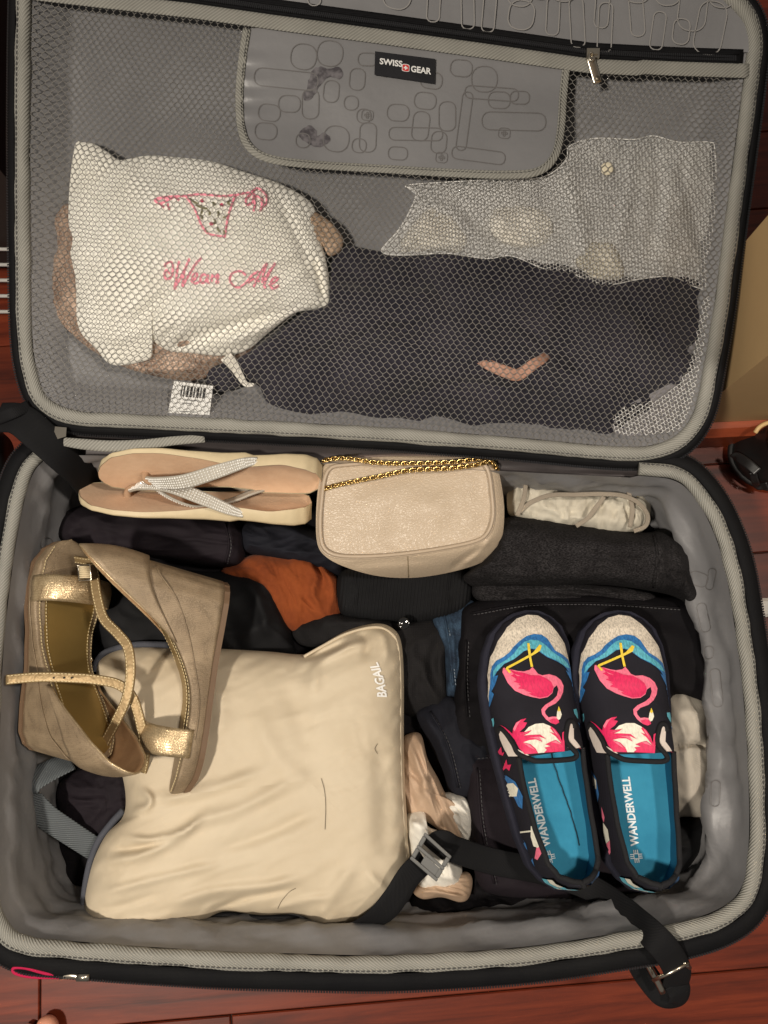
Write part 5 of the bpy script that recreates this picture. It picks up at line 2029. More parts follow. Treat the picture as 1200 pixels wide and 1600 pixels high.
def slipon(label, heel, toe, roll, side):
    """heel, toe: world points of the sole axis at ground level"""
    X = (toe - heel).normalized()
    Zr = Vector((sin(roll), 0, cos(roll)))
    Z = (Zr - X * Zr.dot(X)).normalized()
    Y = Z.cross(X)                # left of the walking direction
    root = empty('slip_on_shoe', label, 'shoe', 'pair of flamingo slip-on shoes', heel.copy())

    def cyl(s):
        return side * .006 * sin(pi * min(1, max(0, s))) - side * .004 * smooth(.7, 1, s)

    def G(s, y, z):
        s2 = s + .034 * smooth(.16, 0, s) * (max(0, z - .012) / .05) ** 1.3      # heel leans forward at the collar
        return heel + X * (s2 * SL) + Y * (y + cyl(s)) + Z * z

    def loc(p):
        d = p - heel
        s = d.dot(X) / SL
        return s, d.dot(Y) - cyl(s)

    def sole_z(s):
        return .020 - .002 * smooth(.6, 1, s)

    def arch(s, y):
        """height of the upper above ground"""
        w = max(1e-4, shw(s) * .965)
        r = min(1, abs(y) / w)
        pw_ = 5.0 - 2.6 * smooth(.35, .75, s)
        zc = interp(S_TOP, s)
        return sole_z(s) - .002 + (zc - sole_z(s) + .002) * (1 - r ** pw_) ** (1 / (2.2 - .2 * smooth(.3, .7, s)))

    # sole / foxing band wrapped in dark cloth
    SS = [(1 - cos(k / 60 * pi)) / 2 for k in range(61)]
    secs = []
    for s in SS:
        w = shw(s)
        z1 = sole_z(s)
        ring = [(-.96, 0), (-1.03, .004), (-1.05, .010), (-1.035, z1 - .002), (-1.0, z1), (-.9, z1 - .001), (.9, z1 - .001), (1.0, z1), (1.035, z1 - .002), (1.05, .010), (1.03, .004), (.96, 0)]
        dx = .0035 * (smooth(.97, 1, s) - smooth(.03, 0, s))
        secs.append([G(s + dx / SL, (w + .003 * smooth(0, .02, w)) * v, z) for v, z in ring])
    MB().loft(secs, True).obj('sole', M_FOX, root)
    # insole
    secs = []
    for k in range(41):
        s = .02 + .62 * k / 40
        w = shw(s) * .90
        secs.append([G(s, w * v, .019 + .004 * smooth(.5, .2, s) + .003 * abs(v) ** 3) for v in [-1 + 2 * j / 10 for j in range(11)]])
    ins = MB().loft(secs, False).obj('insole', M_INS, root)

    def insz(s):
        return .019 + .004 * smooth(.5, .2, s)
    # upper: two flanks (heel to throat) + vamp
    halves = []
    V, F = [], []
    for sg in (-1, 1):
        rows = []
        for k in range(61):
            s = .0005 + THR * (k / 60) ** 1.6
            w = shw(s) * .965
            o_ = min(interp(S_OPEN, s), w * .93)
            row = []
            for j in range(25):
                t = j / 24
                a = t * pi / 2
                r = 1 - (1 - (o_ / w if w > 1e-4 else 0)) * (1 - cos(a)) if False else None
                y = w - (w - o_) * (t ** 2.6)
                row.append(G(s, sg * y, arch(s, y)))
            rows.append(row)
        b = len(V)
        V += [p for r in rows for p in r]
        F += grid_faces(61, 25, base=b, flip=(sg > 0))
        halves.append([r[-1] for r in rows])
    rows = []
    for k in range(61):
        s = THR + (.996 - THR) * (1 - (1 - k / 60) ** 1.5)
        w = shw(s) * .965
        row = []
        for j in range(49):
            t = -1 + j / 24
            y = w * math.copysign(1 - (1 - abs(t)) ** 1.7, t)
            row.append(G(s, y, arch(s, y)))
        rows.append(row)
    b = len(V)
    V += [p for r in rows for p in r]
    F += grid_faces(61, 49, base=b, flip=True)
    up = obj('upper', V, F, M_NAVY, root)
    bvh = BVHTree.FromPolygons([tuple(v) for v in V], F)
    # lining inside the flanks
    V2, F2 = [], []
    for sg in (-1, 1):
        rows = []
        for k in range(31):
            s = .004 + (THR + .02) * (k / 30) ** 1.5
            w = shw(s) * .965
            o_ = min(interp(S_OPEN, s), w * .93)
            za = arch(s, o_)
            row = []
            for j in range(9):
                t = j / 8
                y = o_ + (w * .90 - o_) * sin(t * pi / 2)
                row.append(G(s, sg * y, za - .0005 + (insz(s) + .001 - za) * t))
            rows.append(row)
        b = len(V2)
        V2 += [p for r in rows for p in r]
        F2 += grid_faces(31, 9, base=b)
    obj('lining', V2, F2, M_LINB, root)
    # collar binding round the heel opening
    edge = halves[0][::-1] + halves[1][1:]
    MB().tube(resample(edge, 90), .0027, 8).obj('collar_binding', M_BIND, root)

    def plan(x6, y6):
        """traced point of the right shoe (6.4x crop) -> (s, y) of that shoe"""
        return x6, y6

    def drape(name, polys, mat, lift, step=.0018):
        mb = MB()
        for poly_ in polys:
            v2, f2 = fill2d([(s * SL, y) for s, y in poly_], step)
            vs = []
            for p in v2:
                s = p.x / SL
                y = p.y
                w = shw(min(.995, s)) * .964
                y = max(-w, min(w, y))
                e = .0008
                z = arch(s, y)
                ya, yb = max(-w, y - e), min(w, y + e)
                dy = (arch(s, yb) - arch(s, ya)) / max(1e-5, yb - ya)
                dx = (arch(min(.995, s + e / SL), y) - arch(s - e / SL, y)) / (2 * e)
                dy = max(-4, min(4, dy))
                nl = sqrt(1 + dx * dx + dy * dy)
                vs.append(G(s - dx / nl * lift / SL, y - dy / nl * lift, z + lift / nl))
            mb.add(vs, f2)
        return mb.obj(name, mat, root)

    def hit(px, py, lift=.0007):
        d = ray(px, py).normalized()
        h = bvh.ray_cast(CAMP, d)
        if h[0] is None:
            return None
        n = h[1] if h[1].dot(d) < 0 else -h[1]
        return h[0] + n * lift

    def decal(name, poly_px, mat, lift=.0007, step=3.0):
        v2, f2 = fill2d(poly_px, step)
        vs = [hit(p.x, p.y, lift) for p in v2]
        f3 = [f for f in f2 if all(vs[i] is not None for i in f) and max((vs[f[0]] - vs[f[1]]).length, (vs[f[1]] - vs[f[2]]).length, (vs[f[2]] - vs[f[0]]).length) < .02]
        vs = [v if v is not None else heel for v in vs]
        used = sorted({i for f in f3 for i in f})
        if not used:
            return None
        ix = {i: k for k, i in enumerate(used)}
        return obj(name, [vs[i] for i in used], [tuple(ix[i] for i in f) for f in f3], mat, root)
    return dict(root=root, G=G, loc=loc, arch=arch, drape=drape, decal=decal, insz=insz, X=X, Y=Y, Z=Z, ins=ins, cyl=cyl, bvh=bvh)


SB = .138
RS = slipon('flamingo slip-on shoe at the right with its whole lettered blue insole visible', W(997, 1384, SB + .02), W(953, 956, SB + .008), 0.05, .5)
LS = slipon('flamingo slip-on shoe at the left with a dark line along its blue insole', W(876, 1382, SB + .02), W(806, 960, SB + .008), 0.17, 1.2)


def zr(pts, z=.05):
    """6.4x crop of the right shoe -> plan coordinates of that shoe"""
    out = []
    for x, y in pts:
        px, py = 900 + x / 6.4, 940 + y / 6.4
        zz = SB + .05
        h = None
        for sh in range(0, 12):      # slide towards the shoe's middle until the sight line meets the upper
            f = sh * .02
            h = RS['bvh'].ray_cast(CAMP, ray(px + (980 - px) * f, py).normalized())[0]
            if h is not None:
                break
        s, yy = RS['loc'](h if h is not None else W(px, py, zz))
        out.append((s, yy))
    return out


TOE = [(20, 900), (30, 700), (58, 520), (130, 370), (220, 245), (320, 165), (430, 135), (540, 150), (640, 220), (740, 330), (820, 450), (880, 580), (935, 740),
       (900, 690), (860, 620), (800, 560), (720, 510), (680, 450), (640, 390), (580, 345), (500, 330), (420, 345), (350, 390), (290, 440), (250, 490), (190, 530), (120, 560), (80, 610), (65, 680), (60, 800), (40, 960)]
BLUE = [(42, 1010), (45, 900), (60, 800), (63, 680), (80, 610), (120, 560), (190, 530), (250, 490), (290, 440), (350, 390), (420, 345), (500, 330), (580, 345), (640, 390), (680, 450), (720, 510), (800, 560), (860, 620), (905, 700), (945, 800), (975, 920), (990, 1040),
        (960, 960), (920, 885), (895, 880), (905, 850), (870, 790), (835, 720), (865, 742), (840, 700), (800, 660), (740, 620), (640, 570), (540, 495), (480, 475), (400, 490), (300, 560), (200, 600), (130, 670), (110, 710), (140, 705), (112, 790), (75, 855), (98, 885), (70, 960)]
TEAL = [(92, 720), (98, 655), (135, 605), (220, 562), (290, 512), (340, 452), (400, 402), (470, 386), (550, 402), (620, 452), (680, 512), (740, 560), (800, 602), (850, 655), (872, 705), (838, 690), (790, 652), (740, 616), (640, 566), (540, 491), (480, 473), (400, 488), (300, 558), (200, 598), (130, 668)]
BODY = [(190, 640), (185, 680), (240, 790), (310, 870), (400, 920), (480, 950), (560, 972), (640, 965), (690, 930), (705, 880), (740, 855), (752, 900), (735, 960), (690, 1000), (610, 1040), (568, 1080), (575, 1130), (610, 1180), (660, 1220), (710, 1240), (742, 1225), (735, 1195), (720, 1165), (680, 1160), (640, 1165), (610, 1130), (605, 1100), (640, 1065), (720, 1035), (770, 990), (800, 930), (808, 870), (782, 810), (730, 765), (660, 740), (590, 745), (545, 725), (520, 690), (490, 655), (460, 680), (400, 690), (340, 680), (270, 660), (220, 660), (205, 635)]
WING = [(265, 662), (310, 685), (400, 706), (470, 735), (560, 745), (630, 780), (680, 820), (700, 870), (690, 920), (640, 958), (560, 965), (470, 930), (420, 880), (340, 850), (370, 830), (300, 780), (330, 770), (270, 720), (300, 710)]
LEGS = [[(428, 420), (452, 422), (466, 530), (494, 655), (470, 658), (445, 540), (434, 480)], [(578, 455), (562, 502), (500, 534), (243, 652), (273, 690), (255, 697), (216, 650), (230, 632), (490, 512), (530, 470), (555, 443)]]
HEAD = [(745, 1085), (765, 1115), (774, 1150), (757, 1190), (735, 1202), (720, 1172), (728, 1120)]
BEAK = [(745, 1066), (762, 1105), (748, 1122), (733, 1108)]
CHIN = [(640, 1190), (690, 1180), (735, 1190), (745, 1225), (710, 1242), (665, 1225)]
BALL = [(380, 1290), (430, 1240), (500, 1215), (580, 1215), (650, 1250), (700, 1310), (740, 1370), (768, 1440), (775, 1500), (580, 1505), (400, 1500), (340, 1400)]
LEAF1 = [(150, 1190), (200, 1220), (270, 1290), (280, 1240), (310, 1185), (360, 1160), (412, 1153), (380, 1185), (418, 1195), (390, 1240), (340, 1280), (400, 1285), (462, 1273), (430, 1300), (380, 1320), (450, 1320), (540, 1325), (604, 1377), (530, 1345), (562, 1402), (500, 1370), (430, 1370), (370, 1385), (440, 1410), (490, 1460), (510, 1503), (380, 1500), (330, 1440), (290, 1350), (240, 1280), (190, 1222)]
LEAF2 = [(660, 1255), (700, 1290), (740, 1350), (765, 1420), (770, 1330), (792, 1318), (787, 1420), (782, 1512), (570, 1503), (600, 1480), (578, 1458), (640, 1450), (588, 1428), (650, 1405), (700, 1395), (760, 1440), (700, 1360), (638, 1308), (690, 1330), (648, 1272)]
DROP1 = [[(900, 1112), (930, 1108), (950, 1160), (970, 1212), (930, 1195), (905, 1150)], [(60, 1125), (85, 1118), (90, 1170), (70, 1207), (60, 1170)]]
DROP2 = [[(938, 1240), (970, 1260), (992, 1306), (955, 1290)]]
PINKT = [[(925, 1495), (945, 1500), (972, 1532), (930, 1520)]]
GORES = [[(130, 1262), (150, 1250), (190, 1300), (260, 1420), (335, 1555), (310, 1590), (270, 1560), (215, 1530), (180, 1440), (140, 1330)], [(848, 1250), (876, 1250), (892, 1290), (888, 1400), (868, 1530), (860, 1580), (830, 1590), (798, 1580), (820, 1480), (826, 1320)]]
HIL = [[(280, 1245), (310, 1190), (360, 1165), (330, 1200), (295, 1270)], [(345, 1310), (460, 1278), (400, 1300)], [(430, 1345), (530, 1345), (555, 1395), (500, 1362)], [(370, 1392), (430, 1412), (480, 1470), (430, 1440)], [(664, 1262), (700, 1310), (740, 1380), (690, 1320)], [(650, 1412), (700, 1402), (750, 1445), (690, 1425)]]
STR = [[(275, 725), (330, 760), (300, 752)], [(305, 785), (372, 815), (330, 806)], [(345, 852), (430, 876), (380, 872)], [(300, 705), (380, 740), (330, 730)], [(420, 885), (480, 912), (440, 908)]]
EMB = [('toe_cap', [TOE], 'cream', .0005), ('wave_embroidery', [BLUE], 'blue', .0009), ('wave_embroidery', [TEAL], 'teal', .0013), ('flamingo_embroidery', [BODY], 'pink', .0010), ('flamingo_wing', [WING], 'hot', .0015),
       ('flamingo_legs', LEGS, 'yellow', .0019), ('flamingo_head', [HEAD], 'white', .0014), ('flamingo_beak', [BEAK], 'yellow', .0017), ('flamingo_chin', [CHIN], 'hot', .0014), ('hibiscus_ball', [BALL], 'white', .0009), ('leaf_embroidery', [LEAF1], 'hot', .0014),
       ('leaf_embroidery', [LEAF2], 'hot', .0014), ('leaf_highlight', HIL, 'pink', .0019), ('feather_streak', STR, 'pink', .0020), ('drop_embroidery', DROP1, 'teal', .0009), ('drop_embroidery', DROP2, 'blue', .0009), ('petal_embroidery', PINKT, 'hot', .0009)]
EMBL = [(n, [zr(p) for p in ps], c, l) for n, ps, c, l in EMB]
GOREL = [zr(p) for p in GORES]
THROAT = zr([(120, 1262), (146, 1228), (200, 1285), (262, 1390), (312, 1490), (352, 1545), (420, 1562), (560, 1572), (700, 1578), (782, 1572), (806, 1530), (812, 1420), (822, 1290), (850, 1226), (894, 1240), (905, 1300)])
for D in (RS, LS):
    for n_, ps, c, l in EMBL:
        for pp_ in ps:
            D['drape'](n_, [pp_], T[c], l)
    for g in GOREL:
        D['drape']('elastic_gore', [[(max(THR + .004, s), y) for s, y in g]], M_GORE, .0009)
    P = [D['G'](s, y, D['arch'](s, y) + .0008) for s, y in [(q.x, q.y) for q in catmull([(s, y, 0) for s, y in THROAT], 6)]]
    MB().tube(P, .0026, 8).obj('throat_binding', M_BIND, D['root'])
    # lettering along the insole
    M_PR = plain('insole_white_print', (.78, .84, .86), .7)
    G_, iz = D['G'], D['insz']
    y0 = .006 if D is RS else .013
    text_mesh('insole_lettering', 'WANDERWELL', lambda x, y: G_(.155 + .245 * x / 7.1, y0 + y * .0115 - .004, iz(.155 + .245 * x / 7.1) + .0009), M_PR, D['ins'], 1.0, .03, 0, 0, 'LEFT')
    m = MB()
    c0 = (.118, y0)
    for (dx, dy, rot) in ((0, 1, 0), (0, -1, 2), (1, 0, 1), (-1, 0, 3)):
        for a in (-1, 0, 1):
            ctr = (c0[0] * SL + dx * .0042 + (a * .0019 if dx == 0 else 0), c0[1] + dy * .0042 + (a * .0019 if dy == 0 else 0))
            lx, ly = (.0004, .0019) if dx == 0 else (.0019, .0004)
            q = [(ctr[0] + i * lx, ctr[1] + j * ly) for i, j in ((-1, -1), (1, -1), (1, 1), (-1, 1))]
            m.add([G_(u / SL, v, iz(u / SL) + .0009) for u, v in q], [(0, 1, 2, 3)])
        ctr = (c0[0] * SL + dx * .0024, c0[1] + dy * .0024)
        lx, ly = (.0023, .0004) if dx == 0 else (.0004, .0023)
        q = [(ctr[0] + i * lx, ctr[1] + j * ly) for i, j in ((-1, -1), (1, -1), (1, 1), (-1, 1))]
        m.add([G_(u / SL, v, iz(u / SL) + .00095) for u, v in q], [(0, 1, 2, 3)])
    m.obj('insole_emblem', M_PR, D['ins'], False)
    # heel patch
    m = MB()
    for k in range(13):
        pass


def zl(pts):
    return [(740 + x / 3.636, 1120 + y / 3.636) for x, y in pts]


for nm, pts, c in (('parasol_embroidery', [(142, 335), (190, 333), (240, 368), (282, 450), (280, 522), (258, 508), (235, 460), (200, 400), (150, 362)], 'blue'),
                   ('parasol_embroidery', [(175, 380), (230, 375), (258, 405), (250, 450), (222, 452), (188, 412)], 'white'), ('parasol_stick', [(214, 438), (222, 444), (186, 484), (178, 478)], 'white'),
                   ('parasol_embroidery', [(308, 503), (342, 560), (364, 612), (335, 604), (320, 560)], 'pink'), ('parasol_embroidery', [(330, 620), (365, 610), (400, 650), (406, 690), (370, 742), (345, 732), (330, 680)], 'white'),
                   ('parasol_embroidery', [(360, 742), (406, 692), (402, 752), (366, 812), (350, 802)], 'pink'), ('parasol_stick', [(270, 650), (332, 643), (332, 652), (270, 659)], 'white'),
                   ('petal_embroidery', [(128, 218), (160, 170), (166, 205), (178, 200), (170, 220), (150, 212)], 'hot'), ('petal_embroidery', [(162, 314), (190, 240), (196, 272), (217, 270), (206, 306), (188, 290)], 'hot'),
                   ('wave_embroidery', [(70, 150), (92, 175), (100, 240), (122, 232), (140, 300), (130, 330), (112, 280), (88, 220)], 'blue'),
                   ('wave_embroidery', [(160, 410), (180, 440), (176, 500), (200, 520), (196, 560), (172, 500)], 'blue'),
                   ('wave_embroidery', [(238, 610), (262, 660), (300, 720), (318, 790), (300, 800), (268, 740), (246, 690)], 'blue'), ('wave_embroidery', [(338, 800), (352, 860), (372, 905), (352, 900), (325, 830)], 'blue')):
    LS['decal'](nm, zl(pts), T[c], .0008 if c != 'white' else .0012)
for nm, pts, c in (('parasol_embroidery', [(672, 300), (700, 350), (716, 440), (708, 488), (694, 430), (680, 380)], 'blue'), ('parasol_embroidery', [(680, 330), (702, 360), (704, 410), (684, 400)], 'white'),
                   ('parasol_embroidery', [(730, 510), (748, 570), (744, 600), (734, 570)], 'pink'), ('parasol_embroidery', [(742, 600), (768, 640), (778, 700), (758, 720), (744, 660)], 'white'), ('parasol_embroidery', [(756, 722), (778, 702), (782, 770), (768, 796)], 'pink'),
                   ('parasol_embroidery', [(1106, 400), (1130, 300), (1144, 290), (1144, 420), (1122, 500)], 'blue'), ('parasol_embroidery', [(1114, 380), (1130, 320), (1143, 330), (1140, 400)], 'white'), ('petal_embroidery', [(1104, 195), (1134, 212), (1110, 216)], 'hot')):
    RS['decal'](nm, zl(pts), T[c], .0008 if c != 'white' else .0012)
# heel tabs: pieced blue and white bands sewn over the back of each shoe
for D in (RS, LS):
    for k, (u0, u1, z0, z1, c) in enumerate(((-.95, -.5, .020, .034, 'teal'), (-.5, .0, .020, .036, 'blue'), (.0, .5, .022, .036, 'white'), (.5, .95, .020, .034, 'teal'), (-.95, -.45, .035, .050, 'blue'), (-.45, .1, .037, .052, 'white'), (.1, .6, .037, .052, 'teal'), (.6, .95, .035, .050, 'white'))):
        rows = []
        for i in range(9):
            u = u0 + (u1 - u0) * i / 8
            s = .0006 + .06 * abs(u) ** 2.2
            y = math.copysign(shw(s) * .975, u)
            if abs(u) < .3:
                s, y = .0006 + .06 * .3 ** 2.2 * (u / .3) ** 2, u / .3 * shw(.0006 + .06 * .3 ** 2.2) * .975
            rows.append([D['G'](s, y, z0 + (z1 - z0) * j / 4) - D['X'] * .0018 + D['Y'] * (.0012 * (1 if u > 0 else -1) * abs(u)) for j in range(5)])
        MB().loft(rows, False).obj('heel_patch', T[c], D['root'])
# thin dark line along the left insole
m = MB()
pts = [LS['G'](s, -.016 - .004 * sin(s * 9) , LS['insz'](s) + .0022) for s in [.14 + .34 * k / 30 for k in range(31)]]
pts = [p + LS['Y'] * random.uniform(-.0004, .0004) for p in pts]
m.tube(pts, .0005, 5)
m.obj('insole_line', plain('insole_line_dark', (.006, .02, .03), .8), LS['ins'])
# ================================================================== THINGS IN THE LID POCKET
def lid_item(name, outline, mat, gap, edge_drop, label, cat, amp=.003, scale=40, seed=0., ax=0., st=1.5, lines=None, center=None, n=200, rings=34, zb=-.022, p=5, parent=None):
    fl = folds(lines) if lines else None

    def zt_(x, y, t):
        h = netoff(x, y) - gap - edge_drop * (1 - dome(t, p, .5))
        h += amp * (crumple(x, y, scale, seed, ax, st) - .7)
        if fl:
            h += fl(x, y)
        return min(h, netoff(x, y) - .0025)
    o = blob(name, outline, mat, zt_, zb, parent, L, n, rings, center)
    if label:
        tag(o, label, cat)
    return o, zt_


M_CANV = fabric('white_canvas', srgb(246, 243, 234), srgb(236, 232, 220), 1500, .25, .9, 0, 14, .12, spec=.15)
wb_out = [(117, 228), (130, 222), (150, 226), (172, 240), (188, 250), (230, 243), (280, 246), (330, 252), (380, 268), (430, 284), (470, 304), (492, 326), (500, 370), (512, 420), (514, 474), (490, 484), (460, 490), (420, 520), (385, 548),
          (345, 556), (300, 552), (262, 548), (235, 532), (238, 556), (220, 566), (175, 570), (150, 545), (122, 510), (118, 440), (108, 380), (108, 300)]
bag, bag_h = lid_item('lingerie_bag', wb_out, M_CANV, .0035, .012, 'white cotton drawstring bag with pink embroidered lettering in the lid pocket', 'bag', .003, 60, 3.3, -.4, 1.8,
                      [([(160, 240), (150, 330), (130, 480)], 14, -.003), ([(200, 520), (235, 480), (300, 440)], 12, -.005), ([(236, 536), (262, 505), (330, 480)], 8, .006), ([(250, 548), (330, 520), (460, 480)], 10, -.006),
                       ([(330, 545), (420, 510), (500, 470)], 9, .004), ([(430, 300), (470, 380), (500, 460)], 10, -.004), ([(190, 250), (230, 300), (300, 330)], 14, .003), ([(490, 400), (498, 430), (505, 470)], 5, -.006)],
                      ((200, 400), (420, 400)), 260, 46)
M_PTH = stitchmat('embroidery_pink', srgb(246, 150, 168), .85)
M_GTH = stitchmat('embroidery_olive', srgb(122, 118, 82), .8)
M_CTH = stitchmat('embroidery_crimson', srgb(206, 40, 92), .8)


def bag_line(name, pts, w, mat, n=8):
    P2 = catmull([(x, y, 0) for x, y in pts], n)
    P = [L(q.x, q.y, bag_h(q.x, q.y, .4) + .0006) for q in P2]
    return ribbon(P, w, .0008, LN).obj(name, mat, bag)


z5 = lambda pts: [(220 + x / 5.0, 270 + y / 5.0) for x, y in pts]
# embroidered bikini bottom with bows
for pts in ([(350, 180), (450, 168), (560, 175), (640, 182), (740, 172)], [(350, 180), (420, 280), (470, 400), (520, 470), (590, 490), (660, 500)], [(740, 172), (710, 250), (680, 350), (665, 440), (655, 505)],
            [(120, 215), (180, 190), (260, 185), (350, 180)], [(740, 175), (800, 160), (860, 155)],
            [(860, 155), (905, 120), (960, 150), (985, 210), (960, 260), (940, 200), (900, 180), (860, 155)], [(860, 160), (820, 210), (830, 250), (870, 230), (880, 180)], [(880, 180), (890, 240), (880, 300)], [(940, 200), (945, 250), (935, 300)],
            [(260, 185), (210, 200), (150, 195), (110, 215), (145, 240), (200, 220), (255, 190)], [(150, 235), (170, 262), (180, 270)], [(210, 240), (215, 270), (225, 285)], [(270, 190), (285, 205), (300, 212)]):
    bag_line('pink_embroidery', z5(pts), .0019, M_PTH)
for pts in ([(380, 200), (420, 230), (450, 240)], [(430, 250), (470, 270), (520, 280)], [(460, 330), (480, 340), (475, 360)], [(560, 230), (580, 245), (560, 255)], [(600, 300), (610, 320), (600, 340)], [(700, 210), (680, 235), (700, 250)], [(640, 350), (670, 340), (690, 320)],
            [(570, 360), (585, 385), (570, 400)], [(500, 430), (510, 455), (525, 465)], [(600, 420), (605, 450), (625, 460)], [(645, 450), (655, 465), (650, 480)], [(520, 290), (540, 310), (535, 330)], [(470, 250), (480, 290), (470, 320)]):
    bag_line('leaf_embroidery', z5(pts), .0017, M_GTH, 4)
for x, y in ((478, 215), (632, 248), (550, 395)):
    c = z5([(x - 16, y), (x, y - 14), (x + 16, y), (x + 8, y + 16), (x - 10, y + 14)])
    v2, f2 = fill2d(c, 2)
    obj('flower_embroidery', [L(p.x, p.y, bag_h(p.x, p.y, .4) + .0011) for p in v2], f2, M_CTH, bag)
# script lettering: stitched strokes
for pts in ([(230, 790), (200, 760), (185, 800), (200, 830), (235, 815), (250, 760), (240, 700), (200, 705), (185, 735)], [(300, 690), (285, 760), (275, 840), (262, 910)], [(262, 910), (310, 820), (350, 740), (380, 670)], [(340, 760), (330, 830), (325, 890)], [(325, 890), (380, 790), (430, 710), (475, 662)],
            [(390, 850), (430, 825), (440, 790), (415, 790), (400, 830), (420, 865), (460, 850)], [(520, 800), (485, 795), (465, 830), (480, 862), (510, 840), (525, 800), (520, 850), (540, 862)], [(550, 850), (560, 800), (580, 815), (605, 795), (600, 830), (590, 860), (610, 850)],
            [(820, 800), (780, 770), (720, 780), (695, 830), (720, 880), (770, 895), (820, 860), (870, 800), (920, 770)], [(985, 705), (940, 770), (900, 850), (880, 895)], [(985, 705), (955, 800), (950, 860)], [(950, 860), (1000, 780), (1050, 705)], [(1050, 705), (1000, 790), (965, 870), (975, 905)],
            [(1000, 880), (1050, 850), (1070, 825), (1040, 820), (1015, 860), (1030, 905), (1080, 880)], [(840, 860), (880, 830), (930, 850)]):
    bag_line('pink_lettering', z5(pts), .0021, M_PTH)
# lace garment behind the bag
M_LACE = snake('rose_gold_lace', srgb(186, 160, 140), srgb(104, 82, 70), .12, .55, 300)
lid_item('rose_lace_garment', [(84, 350), (92, 330), (112, 318), (200, 330), (400, 420), (420, 500), (380, 560), (340, 575), (318, 592), (280, 594), (230, 585), (190, 572), (150, 552), (110, 520), (86, 490), (76, 455), (80, 410), (90, 385)],
         M_LACE, .015, .008, 'rose gold lace garment showing around the white drawstring bag', 'lace', .005, 26, 5.5, .4, 2.0, [([(90, 340), (110, 360), (112, 400)], 7, .007), ([(84, 440), (120, 500), (180, 560)], 9, .005), ([(200, 575), (260, 580), (318, 572)], 8, .005)], ((170, 450), (300, 470)))
lid_item('tan_pouch', [(486, 330), (500, 335), (520, 350), (536, 372), (532, 392), (514, 400), (500, 380), (470, 380), (470, 340)], M_TAN, .008, .008,
         'small tan cloth pouch corner beside the white drawstring bag', 'pouch', .003, 20, 6.1)
# dark garment
M_NVY = fabric('faded_black_knit', (0.034, 0.031, 0.042), (0.020, 0.019, 0.027), 1500, .35, .9, .1, 20, .25, spec=.15)
dg, dg_h = lid_item('navy_black_sweater', [(520, 400), (540, 384), (580, 390), (640, 400), (720, 396), (860, 410), (960, 430), (1060, 432), (1108, 436), (1116, 480), (1112, 540), (1098, 590), (1080, 614), (1044, 612), (1016, 648), (970, 682), (900, 684), (760, 672), (600, 661),
                    (440, 648), (400, 600), (350, 612), (324, 600), (330, 575), (370, 560), (420, 530), (470, 490), (510, 470)],
                   M_NVY, .0065, .012, 'dark navy black sweater filling the lower right of the lid pocket', 'sweater', .010, 60, 9.9, .4, 2.0,
                   [([(400, 590), (560, 530), (720, 500)], 10, -.012), ([(640, 410), (720, 480), (860, 560), (960, 640)], 12, -.013), ([(900, 440), (870, 540), (900, 650)], 10, -.012), ([(560, 640), (720, 600), (860, 620)], 10, -.011), ([(960, 450), (1020, 520), (1060, 590)], 9, -.011), ([(520, 430), (600, 450), (700, 440)], 9, -.010)], ((500, 545), (980, 545)), 260, 40)
# white ribbon knot and hang tag
P = catmull([L(x, y, netoff(x, y) - z) for x, y, z in ((352, 556, .008), (364, 570, .005), (374, 586, .004), (384, 600, .005), (397, 601, .007))], 6)
rib_o = ribbon(P, lambda t: .010 * (1 - t) + .003, .001, LN).obj('ribbon', M_WHT)
tag(rib_o, 'short white ribbon end hanging below the white drawstring bag', 'ribbon')
tg = empty('price_tag', 'white cardboard tag with a black barcode below the lace garment', 'tag', None, L(298, 622, -.01))


TQ = [L(x, y, netoff(x, y) - .0045) for x, y in ((272, 595), (333, 603), (327, 650), (262, 647))]


def tagp(u, v, z=0.):
    return TQ[0].lerp(TQ[1], u).lerp(TQ[3].lerp(TQ[2], u), v) + LN * z


MB().loft([[tagp(u, v, z) for u, v in ((0, 0), (1, 0), (1, 1), (0, 1))] for z in (-.0006, 0)], True, False, True).obj('card', plain('white_card', (.78, .77, .74), .6), tg, False)
m = MB()
random.seed(3)
u = .22
while u < .80:
    w = random.choice((.03, .035, .06))
    m.add([tagp(a, b, .0004) for a, b in ((u, .10), (u + w, .10), (u + w, .44), (u, .44))], [(0, 1, 2, 3)])
    u += w + random.choice((.03, .04))
m.obj('barcode', plain('black_ink', (.02, .02, .02), .7), tg, False)
m = MB()
for v, u0, u1 in ((.52, .3, .72), (.62, .3, .55), (.88, .28, .7)):
    m.add([tagp(a, b, .0004) for a, b in ((u0, v), (u1, v), (u1, v + .025), (u0, v + .025))], [(0, 1, 2, 3)])
m.obj('small_print', plain('grey_ink', (.15, .15, .15), .7), tg, False)
# rose strap in a V
P = catmull([L(x, y, netoff(x, y) - z) for x, y, z in ((738, 552, .022), (750, 562, .009), (768, 572, .005), (790, 581, .0045), (806, 586, .0045), (818, 581, .0045), (834, 569, .005), (846, 562, .009), (856, 554, .022))], 6)
vs = ribbon(P, lambda t: .008 + .004 * sin(pi * t), .0016, LN).obj('rose_strap', fabric('rose_satin', srgb(184, 142, 122), srgb(160, 120, 100), 2600, .2, .5))
tag(vs, 'rose satin strap bent in a V on the dark sweater', 'strap')
